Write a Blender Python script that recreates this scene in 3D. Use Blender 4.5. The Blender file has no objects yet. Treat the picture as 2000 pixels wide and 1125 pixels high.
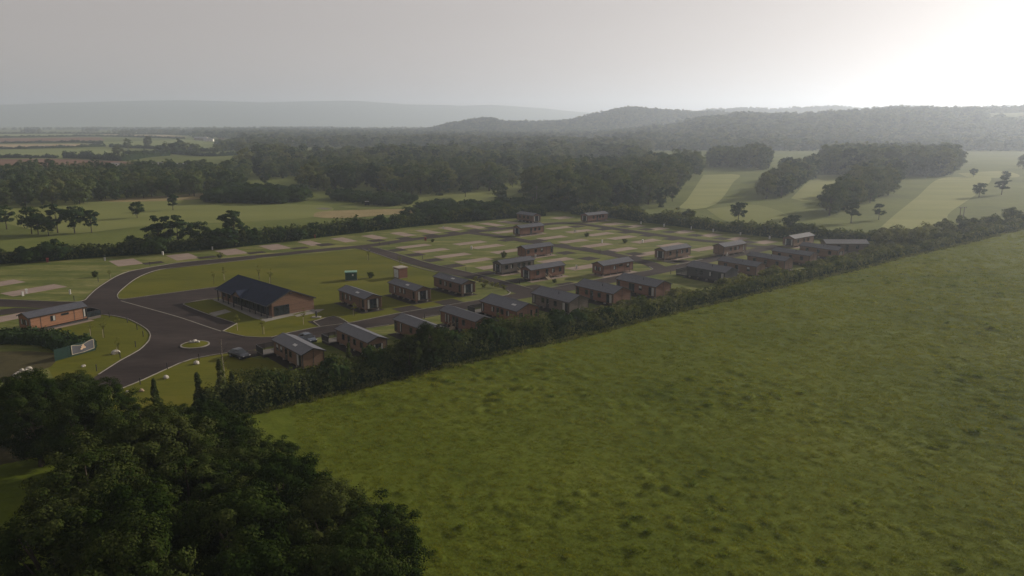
import bpy, math, random
import numpy as np
from mathutils import Vector, Euler

# ------------------------------------------------------------------ camera, sky, sun, exposure
scene = bpy.context.scene
COL = scene.collection
F_PX, Y_HOR, CAM_H = 1510.0, 237.0, 39.5
PITCH = math.atan((562.5 - Y_HOR) / F_PX)
cam_data = bpy.data.cameras.new('camera')
cam = bpy.data.objects.new('camera', cam_data)
COL.objects.link(cam)
cam.location = (0, 0, CAM_H)
cam.rotation_euler = (math.pi / 2 - PITCH, 0, 0)
cam_data.sensor_width = 36.0
cam_data.lens = F_PX / 2000 * 36.0
cam_data.clip_start = 0.5
cam_data.clip_end = 20000
scene.camera = cam

SUN_AZ, SUN_EL = math.radians(56), math.radians(19.5)
world = bpy.data.worlds.new('World')
scene.world = world
world.use_nodes = True
wn = world.node_tree.nodes
wl = world.node_tree.links
bg = wn.get('Background') or wn.new('ShaderNodeBackground')
sky = wn.new('ShaderNodeTexSky')
sky.sky_type = 'NISHITA'
sky.sun_disc = False
sky.sun_elevation = SUN_EL
sky.sun_rotation = SUN_AZ
sky.altitude = 0
sky.air_density = 1.0
sky.dust_density = 1.6
sky.ozone_density = 1.0
hsv = wn.new('ShaderNodeHueSaturation')          # thin milky overcast in front of the clear sky
hsv.inputs['Saturation'].default_value = 0.22
gam = wn.new('ShaderNodeGamma')
gam.inputs[1].default_value = 0.5
wl.new(sky.outputs[0], hsv.inputs['Color'])
wl.new(hsv.outputs[0], gam.inputs[0])
tint = wn.new('ShaderNodeMix')
tint.data_type = 'RGBA'
tint.blend_type = 'MULTIPLY'
tint.inputs[0].default_value = 1.0
tint.inputs[7].default_value = (1.0, 0.89, 0.835, 1)
wl.new(gam.outputs[0], tint.inputs[6])
wl.new(tint.outputs[2], bg.inputs[0])
bg.inputs[1].default_value = 0.144

sun_data = bpy.data.lights.new('sun', 'SUN')
sun_data.energy = 3.7
sun_data.angle = math.radians(0.6)
sun_data.color = (1.0, 0.88, 0.73)
sun = bpy.data.objects.new('sun', sun_data)
COL.objects.link(sun)
SUN_DIR = Vector((math.sin(SUN_AZ) * math.cos(SUN_EL), math.cos(SUN_AZ) * math.cos(SUN_EL), math.sin(SUN_EL)))
sun.rotation_euler = (-SUN_DIR).to_track_quat('-Z', 'Y').to_euler()
sun.location = (200, 150, 150)

HAZE_DENSITY = 0.00023
HAZE_G = 0.53
vs = scene.view_settings
vs.view_transform = 'Standard'
vs.look = 'None'
vs.gamma = 1.0
vs.use_curve_mapping = False
vs.exposure = 0.67
scene.cycles.use_denoising = True
scene.cycles.max_bounces = 6
scene.cycles.diffuse_bounces = 3
scene.cycles.transmission_bounces = 4
scene.cycles.transparent_max_bounces = 8
scene.cycles.volume_bounces = 1

rng = np.random.default_rng(7)
random.seed(7)

# ------------------------------------------------------------------ survey: bearing of a sight line -> ground position
def P(px, py, z=0.0):
    dx, dz = (px - 1000) / F_PX, -(py - 562.5) / F_PX
    c, s = math.cos(-PITCH), math.sin(-PITCH)
    d = (dx, c * 1.0 - s * dz, s * 1.0 + c * dz)
    t = (z - CAM_H) / d[2]
    return (d[0] * t, d[1] * t)

def az(deg):
    a = math.radians(deg)
    return Vector((math.sin(a), math.cos(a)))
U = az(50.5)      # along the front road
V = az(-39.5)     # across it

# ------------------------------------------------------------------ materials
MATS = {}
def new_mat(name):
    m = bpy.data.materials.new(name)
    m.use_nodes = True
    nt = m.node_tree
    nt.nodes.clear()
    out = nt.nodes.new('ShaderNodeOutputMaterial')
    MATS[name] = m
    return m, nt, out

def ramp(nt, fac, stops):
    r = nt.nodes.new('ShaderNodeValToRGB')
    els = r.color_ramp.elements
    while len(els) < len(stops):
        els.new(0.5)
    for e, (p, c) in zip(els, stops):
        e.position = p
        e.color = (*c, 1)
    nt.links.new(fac, r.inputs[0])
    return r.outputs[0]

def noise(nt, scale, detail=4, rough=0.55, vec=None, dist=0.0):
    n = nt.nodes.new('ShaderNodeTexNoise')
    n.inputs['Scale'].default_value = scale
    n.inputs['Detail'].default_value = detail
    n.inputs['Roughness'].default_value = rough
    n.inputs['Distortion'].default_value = dist
    if vec is not None:
        nt.links.new(vec, n.inputs['Vector'])
    return n.outputs[0]

def position(nt, scale=(1, 1, 1), rotz=0.0):
    g = nt.nodes.new('ShaderNodeNewGeometry')
    mp = nt.nodes.new('ShaderNodeMapping')
    mp.inputs['Scale'].default_value = scale
    mp.inputs['Rotation'].default_value = (0, 0, rotz)
    nt.links.new(g.outputs['Position'], mp.inputs[0])
    return mp.outputs[0]

def mixc(nt, fac, a, b, mode='MIX'):
    m = nt.nodes.new('ShaderNodeMix')
    m.data_type = 'RGBA'
    m.blend_type = mode
    for sock, v in ((m.inputs[0], fac), (m.inputs[6], a), (m.inputs[7], b)):
        if isinstance(v, (int, float)):
            sock.default_value = v
        elif isinstance(v, tuple):
            sock.default_value = (*v, 1)
        else:
            nt.links.new(v, sock)
    return m.outputs[2]

def bump(nt, h, strength, dist):
    b = nt.nodes.new('ShaderNodeBump')
    b.inputs['Strength'].default_value = strength
    b.inputs['Distance'].default_value = dist
    nt.links.new(h, b.inputs['Height'])
    return b.outputs[0]

def ground_mat(name, c_dark, c_mid, c_light, s1=0.05, s2=0.9, rough=0.95, bstr=0.5, bdist=0.15, stretch=(1, 1, 1), rotz=0.0, fine=3.0):
    m, nt, out = new_mat(name)
    vec = position(nt, stretch, rotz)
    a = noise(nt, s1, 5, 0.6, vec)
    b = noise(nt, s2, 5, 0.65, vec)
    c = noise(nt, fine, 3, 0.6, vec)
    mm = nt.nodes.new('ShaderNodeMath'); mm.operation = 'MULTIPLY_ADD'
    nt.links.new(b, mm.inputs[0]); mm.inputs[1].default_value = 0.55; nt.links.new(a, mm.inputs[2])
    m2 = nt.nodes.new('ShaderNodeMath'); m2.operation = 'MULTIPLY_ADD'
    nt.links.new(c, m2.inputs[0]); m2.inputs[1].default_value = 0.35; nt.links.new(mm.outputs[0], m2.inputs[2])
    col = ramp(nt, m2.outputs[0], [(0.68, c_dark), (0.95, c_mid), (1.22 if False else 1.0, c_light)])
    sc = nt.nodes.new('ShaderNodeMapRange')
    sc.inputs[1].default_value = 0.55; sc.inputs[2].default_value = 1.35
    nt.links.new(m2.outputs[0], sc.inputs[0])
    col = ramp(nt, sc.outputs[0], [(0.15, c_dark), (0.5, c_mid), (0.85, c_light)])
    p = nt.nodes.new('ShaderNodeBsdfPrincipled')
    nt.links.new(col, p.inputs['Base Color'])
    p.inputs['Roughness'].default_value = rough
    p.inputs['Specular IOR Level'].default_value = 0.04
    nt.links.new(bump(nt, m2.outputs[0], bstr, bdist), p.inputs['Normal'])
    nt.links.new(p.outputs[0], out.inputs[0])
    return m

def solid(name, c, rough=0.6, var=0.15, scale=2.0, spec=0.4, metal=0.0, stretch=(1, 1, 1), bstr=0.0):
    m, nt, out = new_mat(name)
    n = noise(nt, scale, 5, 0.6, position(nt, stretch))
    lo = tuple(v * (1 - var) for v in c); hi = tuple(min(1, v * (1 + var)) for v in c)
    col = ramp(nt, n, [(0.3, lo), (0.7, hi)])
    p = nt.nodes.new('ShaderNodeBsdfPrincipled')
    nt.links.new(col, p.inputs['Base Color'])
    p.inputs['Roughness'].default_value = rough
    p.inputs['Specular IOR Level'].default_value = spec
    p.inputs['Metallic'].default_value = metal
    if bstr:
        nt.links.new(bump(nt, n, bstr, 0.05), p.inputs['Normal'])
    nt.links.new(p.outputs[0], out.inputs[0])
    return m

def cladding(name, c, board=0.17, var=0.22):
    """horizontal timber boards: faint joint lines and board-to-board tone"""
    m, nt, out = new_mat(name)
    tc = nt.nodes.new('ShaderNodeTexCoord')
    sep = nt.nodes.new('ShaderNodeSeparateXYZ')
    nt.links.new(tc.outputs['Object'], sep.inputs[0])
    mul = nt.nodes.new('ShaderNodeMath'); mul.operation = 'DIVIDE'; mul.inputs[1].default_value = board
    nt.links.new(sep.outputs[2], mul.inputs[0])
    fr = nt.nodes.new('ShaderNodeMath'); fr.operation = 'FRACT'
    nt.links.new(mul.outputs[0], fr.inputs[0])
    fl = nt.nodes.new('ShaderNodeMath'); fl.operation = 'FLOOR'
    nt.links.new(mul.outputs[0], fl.inputs[0])
    wnz = nt.nodes.new('ShaderNodeTexWhiteNoise'); wnz.noise_dimensions = '1D'
    nt.links.new(fl.outputs[0], wnz.inputs['W'])
    mp = nt.nodes.new('ShaderNodeMapping'); mp.inputs['Scale'].default_value = (0.6, 0.6, 6)
    nt.links.new(tc.outputs['Object'], mp.inputs[0])
    n = noise(nt, 2.0, 5, 0.6, mp.outputs[0])
    add = nt.nodes.new('ShaderNodeMath'); add.operation = 'MULTIPLY_ADD'; add.inputs[1].default_value = 0.35
    nt.links.new(wnz.outputs[0], add.inputs[0]); nt.links.new(n, add.inputs[2])
    col = ramp(nt, add.outputs[0], [(0.35, tuple(v * (1 - var) for v in c)), (0.95, tuple(v * (1 + var) for v in c))])
    gap = nt.nodes.new('ShaderNodeMath'); gap.operation = 'LESS_THAN'; gap.inputs[1].default_value = 0.12
    nt.links.new(fr.outputs[0], gap.inputs[0])
    col = mixc(nt, gap.outputs[0], col, tuple(v * 0.45 for v in c))
    p = nt.nodes.new('ShaderNodeBsdfPrincipled')
    nt.links.new(col, p.inputs['Base Color'])
    p.inputs['Roughness'].default_value = 0.75
    p.inputs['Specular IOR Level'].default_value = 0.25
    nt.links.new(bump(nt, fr.outputs[0], 0.4, 0.015), p.inputs['Normal'])
    nt.links.new(p.outputs[0], out.inputs[0])
    return m

def glass(name, c=(0.012, 0.016, 0.02), rough=0.06):
    m, nt, out = new_mat(name)
    p = nt.nodes.new('ShaderNodeBsdfPrincipled')
    n = noise(nt, 1.2, 3, 0.6, position(nt))
    nt.links.new(ramp(nt, n, [(0.35, tuple(v * 0.6 for v in c)), (0.7, tuple(v * 1.6 for v in c))]), p.inputs['Base Color'])
    p.inputs['Roughness'].default_value = rough
    p.inputs['Specular IOR Level'].default_value = 0.6
    nt.links.new(p.outputs[0], out.inputs[0])
    return m

def leaf_mat(name, dark, mid, light, trans=0.22, nscale=0.25, tree_var=0.35):
    m, nt, out = new_mat(name)
    at = nt.nodes.new('ShaderNodeAttribute'); at.attribute_name = 'tint'
    oi = nt.nodes.new('ShaderNodeObjectInfo')
    n = noise(nt, nscale, 3, 0.6, position(nt))
    a = nt.nodes.new('ShaderNodeMath'); a.operation = 'MULTIPLY_ADD'; a.inputs[1].default_value = 0.45
    nt.links.new(at.outputs['Fac'], a.inputs[0]); nt.links.new(n, a.inputs[2])
    b = nt.nodes.new('ShaderNodeMath'); b.operation = 'MULTIPLY_ADD'; b.inputs[1].default_value = tree_var
    nt.links.new(oi.outputs['Random'], b.inputs[0]); nt.links.new(a.outputs[0], b.inputs[2])
    mr = nt.nodes.new('ShaderNodeMapRange'); mr.inputs[1].default_value = 0.35; mr.inputs[2].default_value = 1.3
    nt.links.new(b.outputs[0], mr.inputs[0])
    col = ramp(nt, mr.outputs[0], [(0.15, dark), (0.5, mid), (0.9, light)])
    d = nt.nodes.new('ShaderNodeBsdfDiffuse')
    t = nt.nodes.new('ShaderNodeBsdfTranslucent')
    nt.links.new(col, d.inputs[0])
    tcol = mixc(nt, 1.0, col, (1.3, 1.25, 0.55), 'MULTIPLY')
    nt.links.new(tcol, t.inputs[0])
    mx = nt.nodes.new('ShaderNodeMixShader'); mx.inputs[0].default_value = trans
    nt.links.new(d.outputs[0], mx.inputs[1]); nt.links.new(t.outputs[0], mx.inputs[2])
    nt.links.new(mx.outputs[0], out.inputs[0])
    return m

M = {}
M['ground'] = ground_mat('golf_grass', (0.0588, 0.0712, 0.0172), (0.0864, 0.1032, 0.0239), (0.1140, 0.1280, 0.0342), 0.02, 0.25, bstr=0.4, bdist=0.3, fine=1.2)
M['lawn'] = ground_mat('mown_lawn', (0.0523, 0.0591, 0.0077), (0.0799, 0.0839, 0.0098), (0.1046, 0.0963, 0.0133), 0.06, 0.7, stretch=(0.5, 1.6, 1), bstr=0.4, bdist=0.08)
M['plotgrass'] = ground_mat('plot_grass', (0.042, 0.062, 0.014), (0.088, 0.100, 0.026), (0.185, 0.172, 0.072), 0.10, 0.8, stretch=(0.45, 2.2, 1), bstr=0.6, bdist=0.12, fine=2.2)
M['meadow'] = ground_mat('meadow_grass', (0.0455, 0.0652, 0.0070), (0.0729, 0.0937, 0.0104), (0.1010, 0.1170, 0.0163), 0.035, 0.55, bstr=0.7, bdist=0.25, fine=2.5)
M['fairway'] = ground_mat('pale_fairway', (0.138, 0.152, 0.054), (0.170, 0.182, 0.066), (0.205, 0.210, 0.082), 0.03, 0.4, stretch=(0.4, 2.0, 1), rotz=0.7)
M['midway'] = ground_mat('mown_fairway', (0.1021, 0.1189, 0.0350), (0.1247, 0.1381, 0.0414), (0.1436, 0.1535, 0.0478), 0.02, 0.3, stretch=(0.4, 2, 1))
M['tallgrass'] = ground_mat('tall_dry_grass', (0.13, 0.11, 0.05), (0.19, 0.155, 0.075), (0.25, 0.20, 0.11), 0.08, 0.9, bstr=0.8, bdist=0.4)
M['plough'] = ground_mat('ploughed_soil', (0.10, 0.055, 0.035), (0.13, 0.075, 0.048), (0.16, 0.095, 0.06), 0.01, 0.2)
M['stubble'] = ground_mat('stubble_field', (0.22, 0.17, 0.10), (0.27, 0.21, 0.125), (0.31, 0.25, 0.15), 0.01, 0.2)
M['pasture'] = ground_mat('pasture', (0.10, 0.13, 0.045), (0.14, 0.165, 0.06), (0.17, 0.19, 0.075), 0.008, 0.1)
M['asphalt'] = ground_mat('asphalt', (0.019, 0.0158, 0.0155), (0.034, 0.0272, 0.0258), (0.052, 0.042, 0.039), 0.07, 0.6, rough=0.85, bstr=0.2, bdist=0.02, fine=6, stretch=(0.5, 1.5, 1), rotz=-0.7)
M['bay'] = ground_mat('bay_asphalt', (0.0238, 0.0196, 0.0186), (0.0321, 0.0263, 0.0246), (0.0405, 0.0336, 0.0306), 0.2, 2.0, rough=0.85, bstr=0.2, bdist=0.02, fine=9)
M['gravel'] = ground_mat('pad_gravel', (0.1700, 0.1353, 0.1160), (0.2125, 0.1681, 0.1440), (0.2550, 0.2050, 0.1720), 0.25, 2.5, bstr=0.3, bdist=0.03, fine=9)
M['paving'] = ground_mat('concrete_paving', (0.15, 0.145, 0.13), (0.19, 0.18, 0.165), (0.23, 0.22, 0.20), 0.3, 2.0, bstr=0.2, bdist=0.02, fine=8)
M['kerb'] = solid('kerb_concrete', (0.1554, 0.1443, 0.1221), 0.85, 0.2, 0.8)
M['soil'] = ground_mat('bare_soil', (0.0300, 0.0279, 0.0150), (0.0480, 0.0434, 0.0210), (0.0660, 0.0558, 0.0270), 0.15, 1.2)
M['sand'] = solid('bunker_dark', (0.075, 0.07, 0.05), 0.9, 0.2, 0.4)  # dark bunker floor, tone varied at random
BROWN = {'red': (0.150, 0.076, 0.051), 'brown': (0.128, 0.077, 0.052), 'grey': (0.115, 0.096, 0.080), 'orange': (0.215, 0.108, 0.062), 'tan': (0.155, 0.098, 0.066), 'dark': (0.05, 0.048, 0.05), 'club': (0.140, 0.080, 0.052)}
for k, c in BROWN.items():
    M['clad_' + k] = cladding('timber_' + k, c)
M['roof_slate'] = solid('roof_slate', (0.052, 0.055, 0.070), 0.45, 0.2, 1.5, 0.5)
M['roof_grey'] = solid('roof_grey', (0.066, 0.068, 0.080), 0.45, 0.2, 1.5, 0.5)
M['roof_pale'] = solid('roof_pale', (0.15, 0.15, 0.155), 0.5, 0.15, 1.5, 0.4)
M['roof_black'] = solid('roof_black', (0.015, 0.021, 0.042), 0.75, 0.25, 1.2, 0.12)
M['trim'] = solid('dark_trim', (0.022, 0.021, 0.022), 0.5, 0.2, 3)
M['chassis'] = solid('chassis_steel', (0.02, 0.019, 0.018), 0.7, 0.2, 3)
M['white'] = solid('white_paint', (0.45, 0.44, 0.42), 0.5, 0.06, 3)
M['curtain'] = solid('curtain_cloth', (0.3000, 0.2940, 0.2760), 0.8, 0.2, 4, stretch=(2.4000, 2.4000, 0.2400))
M['glass'] = glass('window_glass')
M['glass_blue'] = glass('door_glass', (0.02, 0.026, 0.032), 0.05)
M['deck'] = solid('deck_boards', (0.10, 0.092, 0.085), 0.7, 0.25, 2, stretch=(8, 0.6, 1))
M['rail'] = solid('rail_black', (0.018, 0.018, 0.02), 0.5, 0.2, 3)
M['timber_pale'] = solid('step_timber', (0.30, 0.25, 0.18), 0.8, 0.2, 4)
M['brick'] = solid('kiosk_brick', (0.17, 0.082, 0.058), 0.85, 0.22, 6, 0.2)
M['kiosk_door'] = solid('kiosk_door', (0.42, 0.43, 0.42), 0.5, 0.08, 2)
M['green_steel'] = solid('green_steel', (0.0140, 0.0468, 0.0372), 0.5, 0.15, 2)
M['green_lid'] = solid('green_lid', (0.10, 0.22, 0.17), 0.4, 0.12, 2)
M['boulder'] = solid('limestone', (0.33, 0.31, 0.275), 0.9, 0.3, 2.5, 0.2, bstr=0.6)
M['boulder_brown'] = solid('brown_stone', (0.24, 0.18, 0.125), 0.9, 0.3, 2.5, 0.2, bstr=0.6)
M['red_paint'] = solid('red_paint', (0.16, 0.025, 0.016), 0.5, 0.1, 3)
M['car_paint'] = solid('car_paint', (0.012, 0.015, 0.024), 0.22, 0.05, 2, 0.6)
M['car_paint_blue'] = solid('car_paint_blue', (0.045, 0.06, 0.085), 0.25, 0.05, 2, 0.6)
M['tyre'] = solid('tyre_rubber', (0.012, 0.012, 0.012), 0.85, 0.1, 4)
M['alloy'] = solid('wheel_alloy', (0.35, 0.35, 0.36), 0.35, 0.1, 4, 0.5, 0.7)
M['lamp_white'] = solid('headlamp_lens', (0.6, 0.6, 0.6), 0.15, 0.05, 4)
M['lamp_red'] = solid('tail_lamp_lens', (0.25, 0.012, 0.01), 0.2, 0.05, 4)
M['banner_dark'] = solid('banner_cloth', (0.055, 0.058, 0.07), 0.7, 0.15, 1.5)
M['banner_cream'] = solid('banner_border', (0.29, 0.26, 0.20), 0.7, 0.1, 2)
M['banner_tan'] = solid('banner_emblem', (0.50, 0.36, 0.25), 0.7, 0.12, 2)
M['pole_wood'] = solid('pole_timber', (0.13, 0.11, 0.095), 0.9, 0.25, 1, stretch=(3, 3, 0.3))
M['bark'] = solid('bark', (0.055, 0.045, 0.034), 0.95, 0.35, 2.0, 0.1, stretch=(3, 3, 0.6), bstr=0.5)
M['bark_pale'] = solid('bark_pale', (0.26, 0.23, 0.19), 0.9, 0.3, 2.0, 0.1, stretch=(3, 3, 0.6))
M['render_wall'] = solid('rendered_wall', (0.55, 0.53, 0.49), 0.8, 0.12, 0.5)
M['stone_wall'] = solid('stone_wall', (0.25, 0.22, 0.19), 0.85, 0.2, 0.5)
M['tile_roof'] = solid('far_tile_roof', (0.10, 0.075, 0.065), 0.75, 0.2, 0.5)
M['leaf_oak'] = leaf_mat('leaf_broad', (0.018, 0.036, 0.011), (0.040, 0.064, 0.018), (0.085, 0.105, 0.034))
M['leaf_dark'] = leaf_mat('leaf_dark', (0.0112, 0.0252, 0.0095), (0.0224, 0.0414, 0.0133), (0.0400, 0.0612, 0.0209))
M['leaf_wood'] = leaf_mat('leaf_wood', (0.016, 0.034, 0.013), (0.040, 0.066, 0.024), (0.095, 0.115, 0.042), nscale=0.09, tree_var=0.5)
M['leaf_olive'] = leaf_mat('leaf_olive', (0.034, 0.046, 0.015), (0.072, 0.086, 0.029), (0.125, 0.135, 0.052), nscale=0.12, tree_var=0.4)
M['leaf_deep'] = leaf_mat('leaf_deep', (0.010, 0.024, 0.011), (0.022, 0.040, 0.017), (0.048, 0.066, 0.028), nscale=0.12, tree_var=0.4)
M['leaf_pine'] = leaf_mat('leaf_pine', (0.012, 0.026, 0.012), (0.022, 0.040, 0.016), (0.036, 0.056, 0.022), 0.1)
M['leaf_hedge'] = leaf_mat('leaf_hedge', (0.018, 0.031, 0.010), (0.056, 0.072, 0.024), (0.165, 0.168, 0.072), trans=0.32, nscale=0.35)
M['leaf_belt_shade'] = leaf_mat('leaf_belt_shade', (0.0066, 0.0146, 0.0028), (0.0173, 0.0293, 0.0056), (0.0507, 0.0605, 0.0178), trans=0.15)  # shade of the belt's near side is put into this darker leaf colour
M['leaf_young'] = leaf_mat('leaf_young', (0.06, 0.075, 0.02), (0.10, 0.11, 0.03), (0.15, 0.145, 0.045))
M['leaf_brown'] = leaf_mat('leaf_brown', (0.05, 0.04, 0.018), (0.085, 0.062, 0.026), (0.12, 0.09, 0.04))
M['grass_blade'] = leaf_mat('grass_blade', (0.0727, 0.0974, 0.0093), (0.1187, 0.1402, 0.0144), (0.1683, 0.1753, 0.0257), 0.5, 0.06)
M['grass_rank'] = leaf_mat('grass_rank', (0.0572, 0.0950, 0.0144), (0.0906, 0.1330, 0.0198), (0.1240, 0.1615, 0.0315), 0.4, 0.1)

# ------------------------------------------------------------------ object helpers
def link(o, parent=None):
    COL.objects.link(o)
    if parent is not None:
        o.parent = parent
    return o

def tag(o, label=None, cat=None, group=None, kind=None):
    if label: o['label'] = label
    if cat: o['category'] = cat
    if group: o['group'] = group
    if kind: o['kind'] = kind
    return o

def empty(name, loc=(0, 0, 0), rz=0.0, label=None, cat=None, group=None):
    o = bpy.data.objects.new(name, None)
    COL.objects.link(o)
    o.location = loc if len(loc) == 3 else (loc[0], loc[1], 0)
    o.rotation_euler = (0, 0, rz)
    o.empty_display_size = 0.5
    return tag(o, label, cat, group)

class MB:
    def __init__(self):
        self.v, self.f = [], []
    def add(self, vs_, fs_):
        n = len(self.v)
        self.v += [tuple(p) for p in vs_]
        self.f += [tuple(i + n for i in q) for q in fs_]
        return self
    def box(self, x0, x1, y0, y1, z0, z1):
        return self.add([(x0, y0, z0), (x1, y0, z0), (x1, y1, z0), (x0, y1, z0), (x0, y0, z1), (x1, y0, z1), (x1, y1, z1), (x0, y1, z1)],
                        [(3, 2, 1, 0), (4, 5, 6, 7), (0, 1, 5, 4), (1, 2, 6, 5), (2, 3, 7, 6), (3, 0, 4, 7)])
    def prism(self, prof, x0, x1, axis='x'):
        """profile of (a, z) pairs extruded along x (a=y) or y (a=x)"""
        n = len(prof)
        if axis == 'x':
            A = [(x0, a, z) for a, z in prof]; B = [(x1, a, z) for a, z in prof]
        else:
            A = [(a, x0, z) for a, z in prof]; B = [(a, x1, z) for a, z in prof]
        fs = [tuple(range(n))[::-1], tuple(range(n, 2 * n))]
        fs += [(i, (i + 1) % n, n + (i + 1) % n, n + i) for i in range(n)]
        return self.add(A + B, fs)
    def tube(self, pts, radii, n=6):
        base = len(self.v)
        pts = [Vector(p) for p in pts]
        for i, p in enumerate(pts):
            d = (pts[min(i + 1, len(pts) - 1)] - pts[max(i - 1, 0)]).normalized()
            a = d.cross(Vector((1, 0, 0))) if abs(d.x) < 0.9 else d.cross(Vector((0, 1, 0)))
            a.normalize(); b = d.cross(a)
            for k in range(n):
                t = 2 * math.pi * k / n
                self.v.append(tuple(p + radii[i] * (math.cos(t) * a + math.sin(t) * b)))
        for i in range(len(pts) - 1):
            for k in range(n):
                q = base + i * n
                self.f.append((q + k, q + (k + 1) % n, q + n + (k + 1) % n, q + n + k))
        self.f.append(tuple(base + k for k in range(n))[::-1])
        self.f.append(tuple(base + (len(pts) - 1) * n + k for k in range(n)))
        return self
    def mesh(self, name, mat):
        me = bpy.data.meshes.new(name)
        me.from_pydata(self.v, [], self.f)
        me.validate()
        if mat is not None:
            me.materials.append(mat)
        import bmesh
        bm = bmesh.new(); bm.from_mesh(me)
        bmesh.ops.recalc_face_normals(bm, faces=bm.faces)
        bm.to_mesh(me); bm.free()
        me.update()
        return me
    def build(self, name, mat, parent=None, smooth=False):
        me = self.mesh(name, mat)
        if smooth:
            me.polygons.foreach_set('use_smooth', [True] * len(me.polygons))
        return link(bpy.data.objects.new(name, me), parent)

def obj(name, me, parent=None, loc=(0, 0, 0), rz=0.0, scale=None):
    o = bpy.data.objects.new(name, me)
    link(o, parent)
    o.location = loc
    o.rotation_euler = (0, 0, rz)
    if scale is not None:
        o.scale = scale if hasattr(scale, '__len__') else (scale,) * 3
    return o

def copy_tree(o, parent=None):
    c = o.copy(); COL.objects.link(c); c.parent = parent
    for ch in o.children:
        copy_tree(ch, c)
    return c

def np_mesh(name, verts, quads, mat, tint=None, smooth=False):
    """fast quad mesh from arrays"""
    me = bpy.data.meshes.new(name)
    nv, nq = len(verts), len(quads)
    k = quads.shape[1]
    me.vertices.add(nv); me.loops.add(nq * k); me.polygons.add(nq)
    me.vertices.foreach_set('co', np.ascontiguousarray(verts, dtype=np.float32).ravel())
    me.loops.foreach_set('vertex_index', np.ascontiguousarray(quads, dtype=np.int32).ravel())
    me.polygons.foreach_set('loop_start', np.arange(0, nq * k, k, dtype=np.int32))
    me.polygons.foreach_set('loop_total', np.full(nq, k, dtype=np.int32))
    if smooth:
        me.polygons.foreach_set('use_smooth', np.ones(nq, dtype=bool))
    me.update(calc_edges=True)
    if tint is not None:
        a = me.attributes.new('tint', 'FLOAT', 'POINT')
        a.data.foreach_set('value', np.ascontiguousarray(tint, dtype=np.float32))
    me.materials.append(mat)
    return me

def smooth_line(pts, step=2.0):
    """Catmull-Rom through points, resampled"""
    pts = [Vector(p[:2]) for p in pts]
    if len(pts) < 3:
        return pts
    out = []
    ext = [2 * pts[0] - pts[1]] + pts + [2 * pts[-1] - pts[-2]]
    for i in range(1, len(ext) - 2):
        p0, p1, p2, p3 = ext[i - 1:i + 3]
        n = max(1, int((p2 - p1).length / step))
        for k in range(n):
            t = k / n
            out.append(0.5 * ((2 * p1) + (p2 - p0) * t + (2 * p0 - 5 * p1 + 4 * p2 - p3) * t * t + (3 * p1 - p0 - 3 * p2 + p3) * t ** 3))
    out.append(pts[-1])
    return out

def sheet(name, pts, z, mat, kind='structure', thick=0.0):
    m = MB()
    n = len(pts)
    if thick:
        m.add([(p[0], p[1], z - thick) for p in pts] + [(p[0], p[1], z) for p in pts],
              [tuple(range(n, 2 * n))] + [(i, (i + 1) % n, n + (i + 1) % n, n + i) for i in range(n)])
    else:
        m.add([(p[0], p[1], z) for p in pts], [tuple(range(n))])
    me = bpy.data.meshes.new(name)
    me.from_pydata(m.v, [], m.f)
    me.materials.append(mat)
    me.update()
    if me.polygons[0].normal.z < 0:
        me.flip_normals()
    o = link(bpy.data.objects.new(name, me))
    if kind: o['kind'] = kind
    return o

def ribbon(name, pts, width, z, mat, h=0.0, kind='structure'):
    line = smooth_line(pts)
    n = len(line)
    L, R = [], []
    for i, p in enumerate(line):
        d = (line[min(i + 1, n - 1)] - line[max(i - 1, 0)]).normalized()
        s = Vector((-d.y, d.x)) * width / 2
        L.append(p + s); R.append(p - s)
    m = MB()
    if h:
        vs_ = []
        for a, b in zip(L, R):
            vs_ += [(a.x, a.y, z), (b.x, b.y, z), (b.x, b.y, z + h), (a.x, a.y, z + h)]
        fs = []
        for i in range(n - 1):
            q = 4 * i
            fs += [(q + 1, q + 5, q + 6, q + 2), (q + 2, q + 6, q + 7, q + 3), (q + 3, q + 7, q + 4, q)]
        m.add(vs_, fs)
    else:
        vs_ = []
        for a, b in zip(L, R):
            vs_ += [(a.x, a.y, z), (b.x, b.y, z)]
        m.add(vs_, [(2 * i, 2 * i + 1, 2 * i + 3, 2 * i + 2) for i in range(n - 1)])
    o = m.build(name, mat)
    if kind: o['kind'] = kind
    return o

ORD = ['first', 'second', 'third', 'fourth', 'fifth', 'sixth', 'seventh', 'eighth', 'ninth', 'tenth', 'eleventh', 'twelfth', 'thirteenth', 'fourteenth', 'fifteenth', 'sixteenth', 'seventeenth', 'eighteenth', 'nineteenth', 'twentieth', 'twenty-first', 'twenty-second', 'twenty-third', 'twenty-fourth', 'twenty-fifth', 'twenty-sixth']

# ------------------------------------------------------------------ terrain
def vnoise(x, y, s, seed=0):
    """cheap smooth value noise, numpy"""
    r = np.random.default_rng(seed)
    tab = r.random((64, 64))
    u, v = np.asarray(x) / s, np.asarray(y) / s
    i, j = np.floor(u).astype(int), np.floor(v).astype(int)
    a, b = u - i, v - j
    a = a * a * (3 - 2 * a); b = b * b * (3 - 2 * b)
    g = lambda p, q: tab[p % 64, q % 64]
    return (g(i, j) * (1 - a) + g(i + 1, j) * a) * (1 - b) + (g(i, j + 1) * (1 - a) + g(i + 1, j + 1) * a) * b

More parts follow.
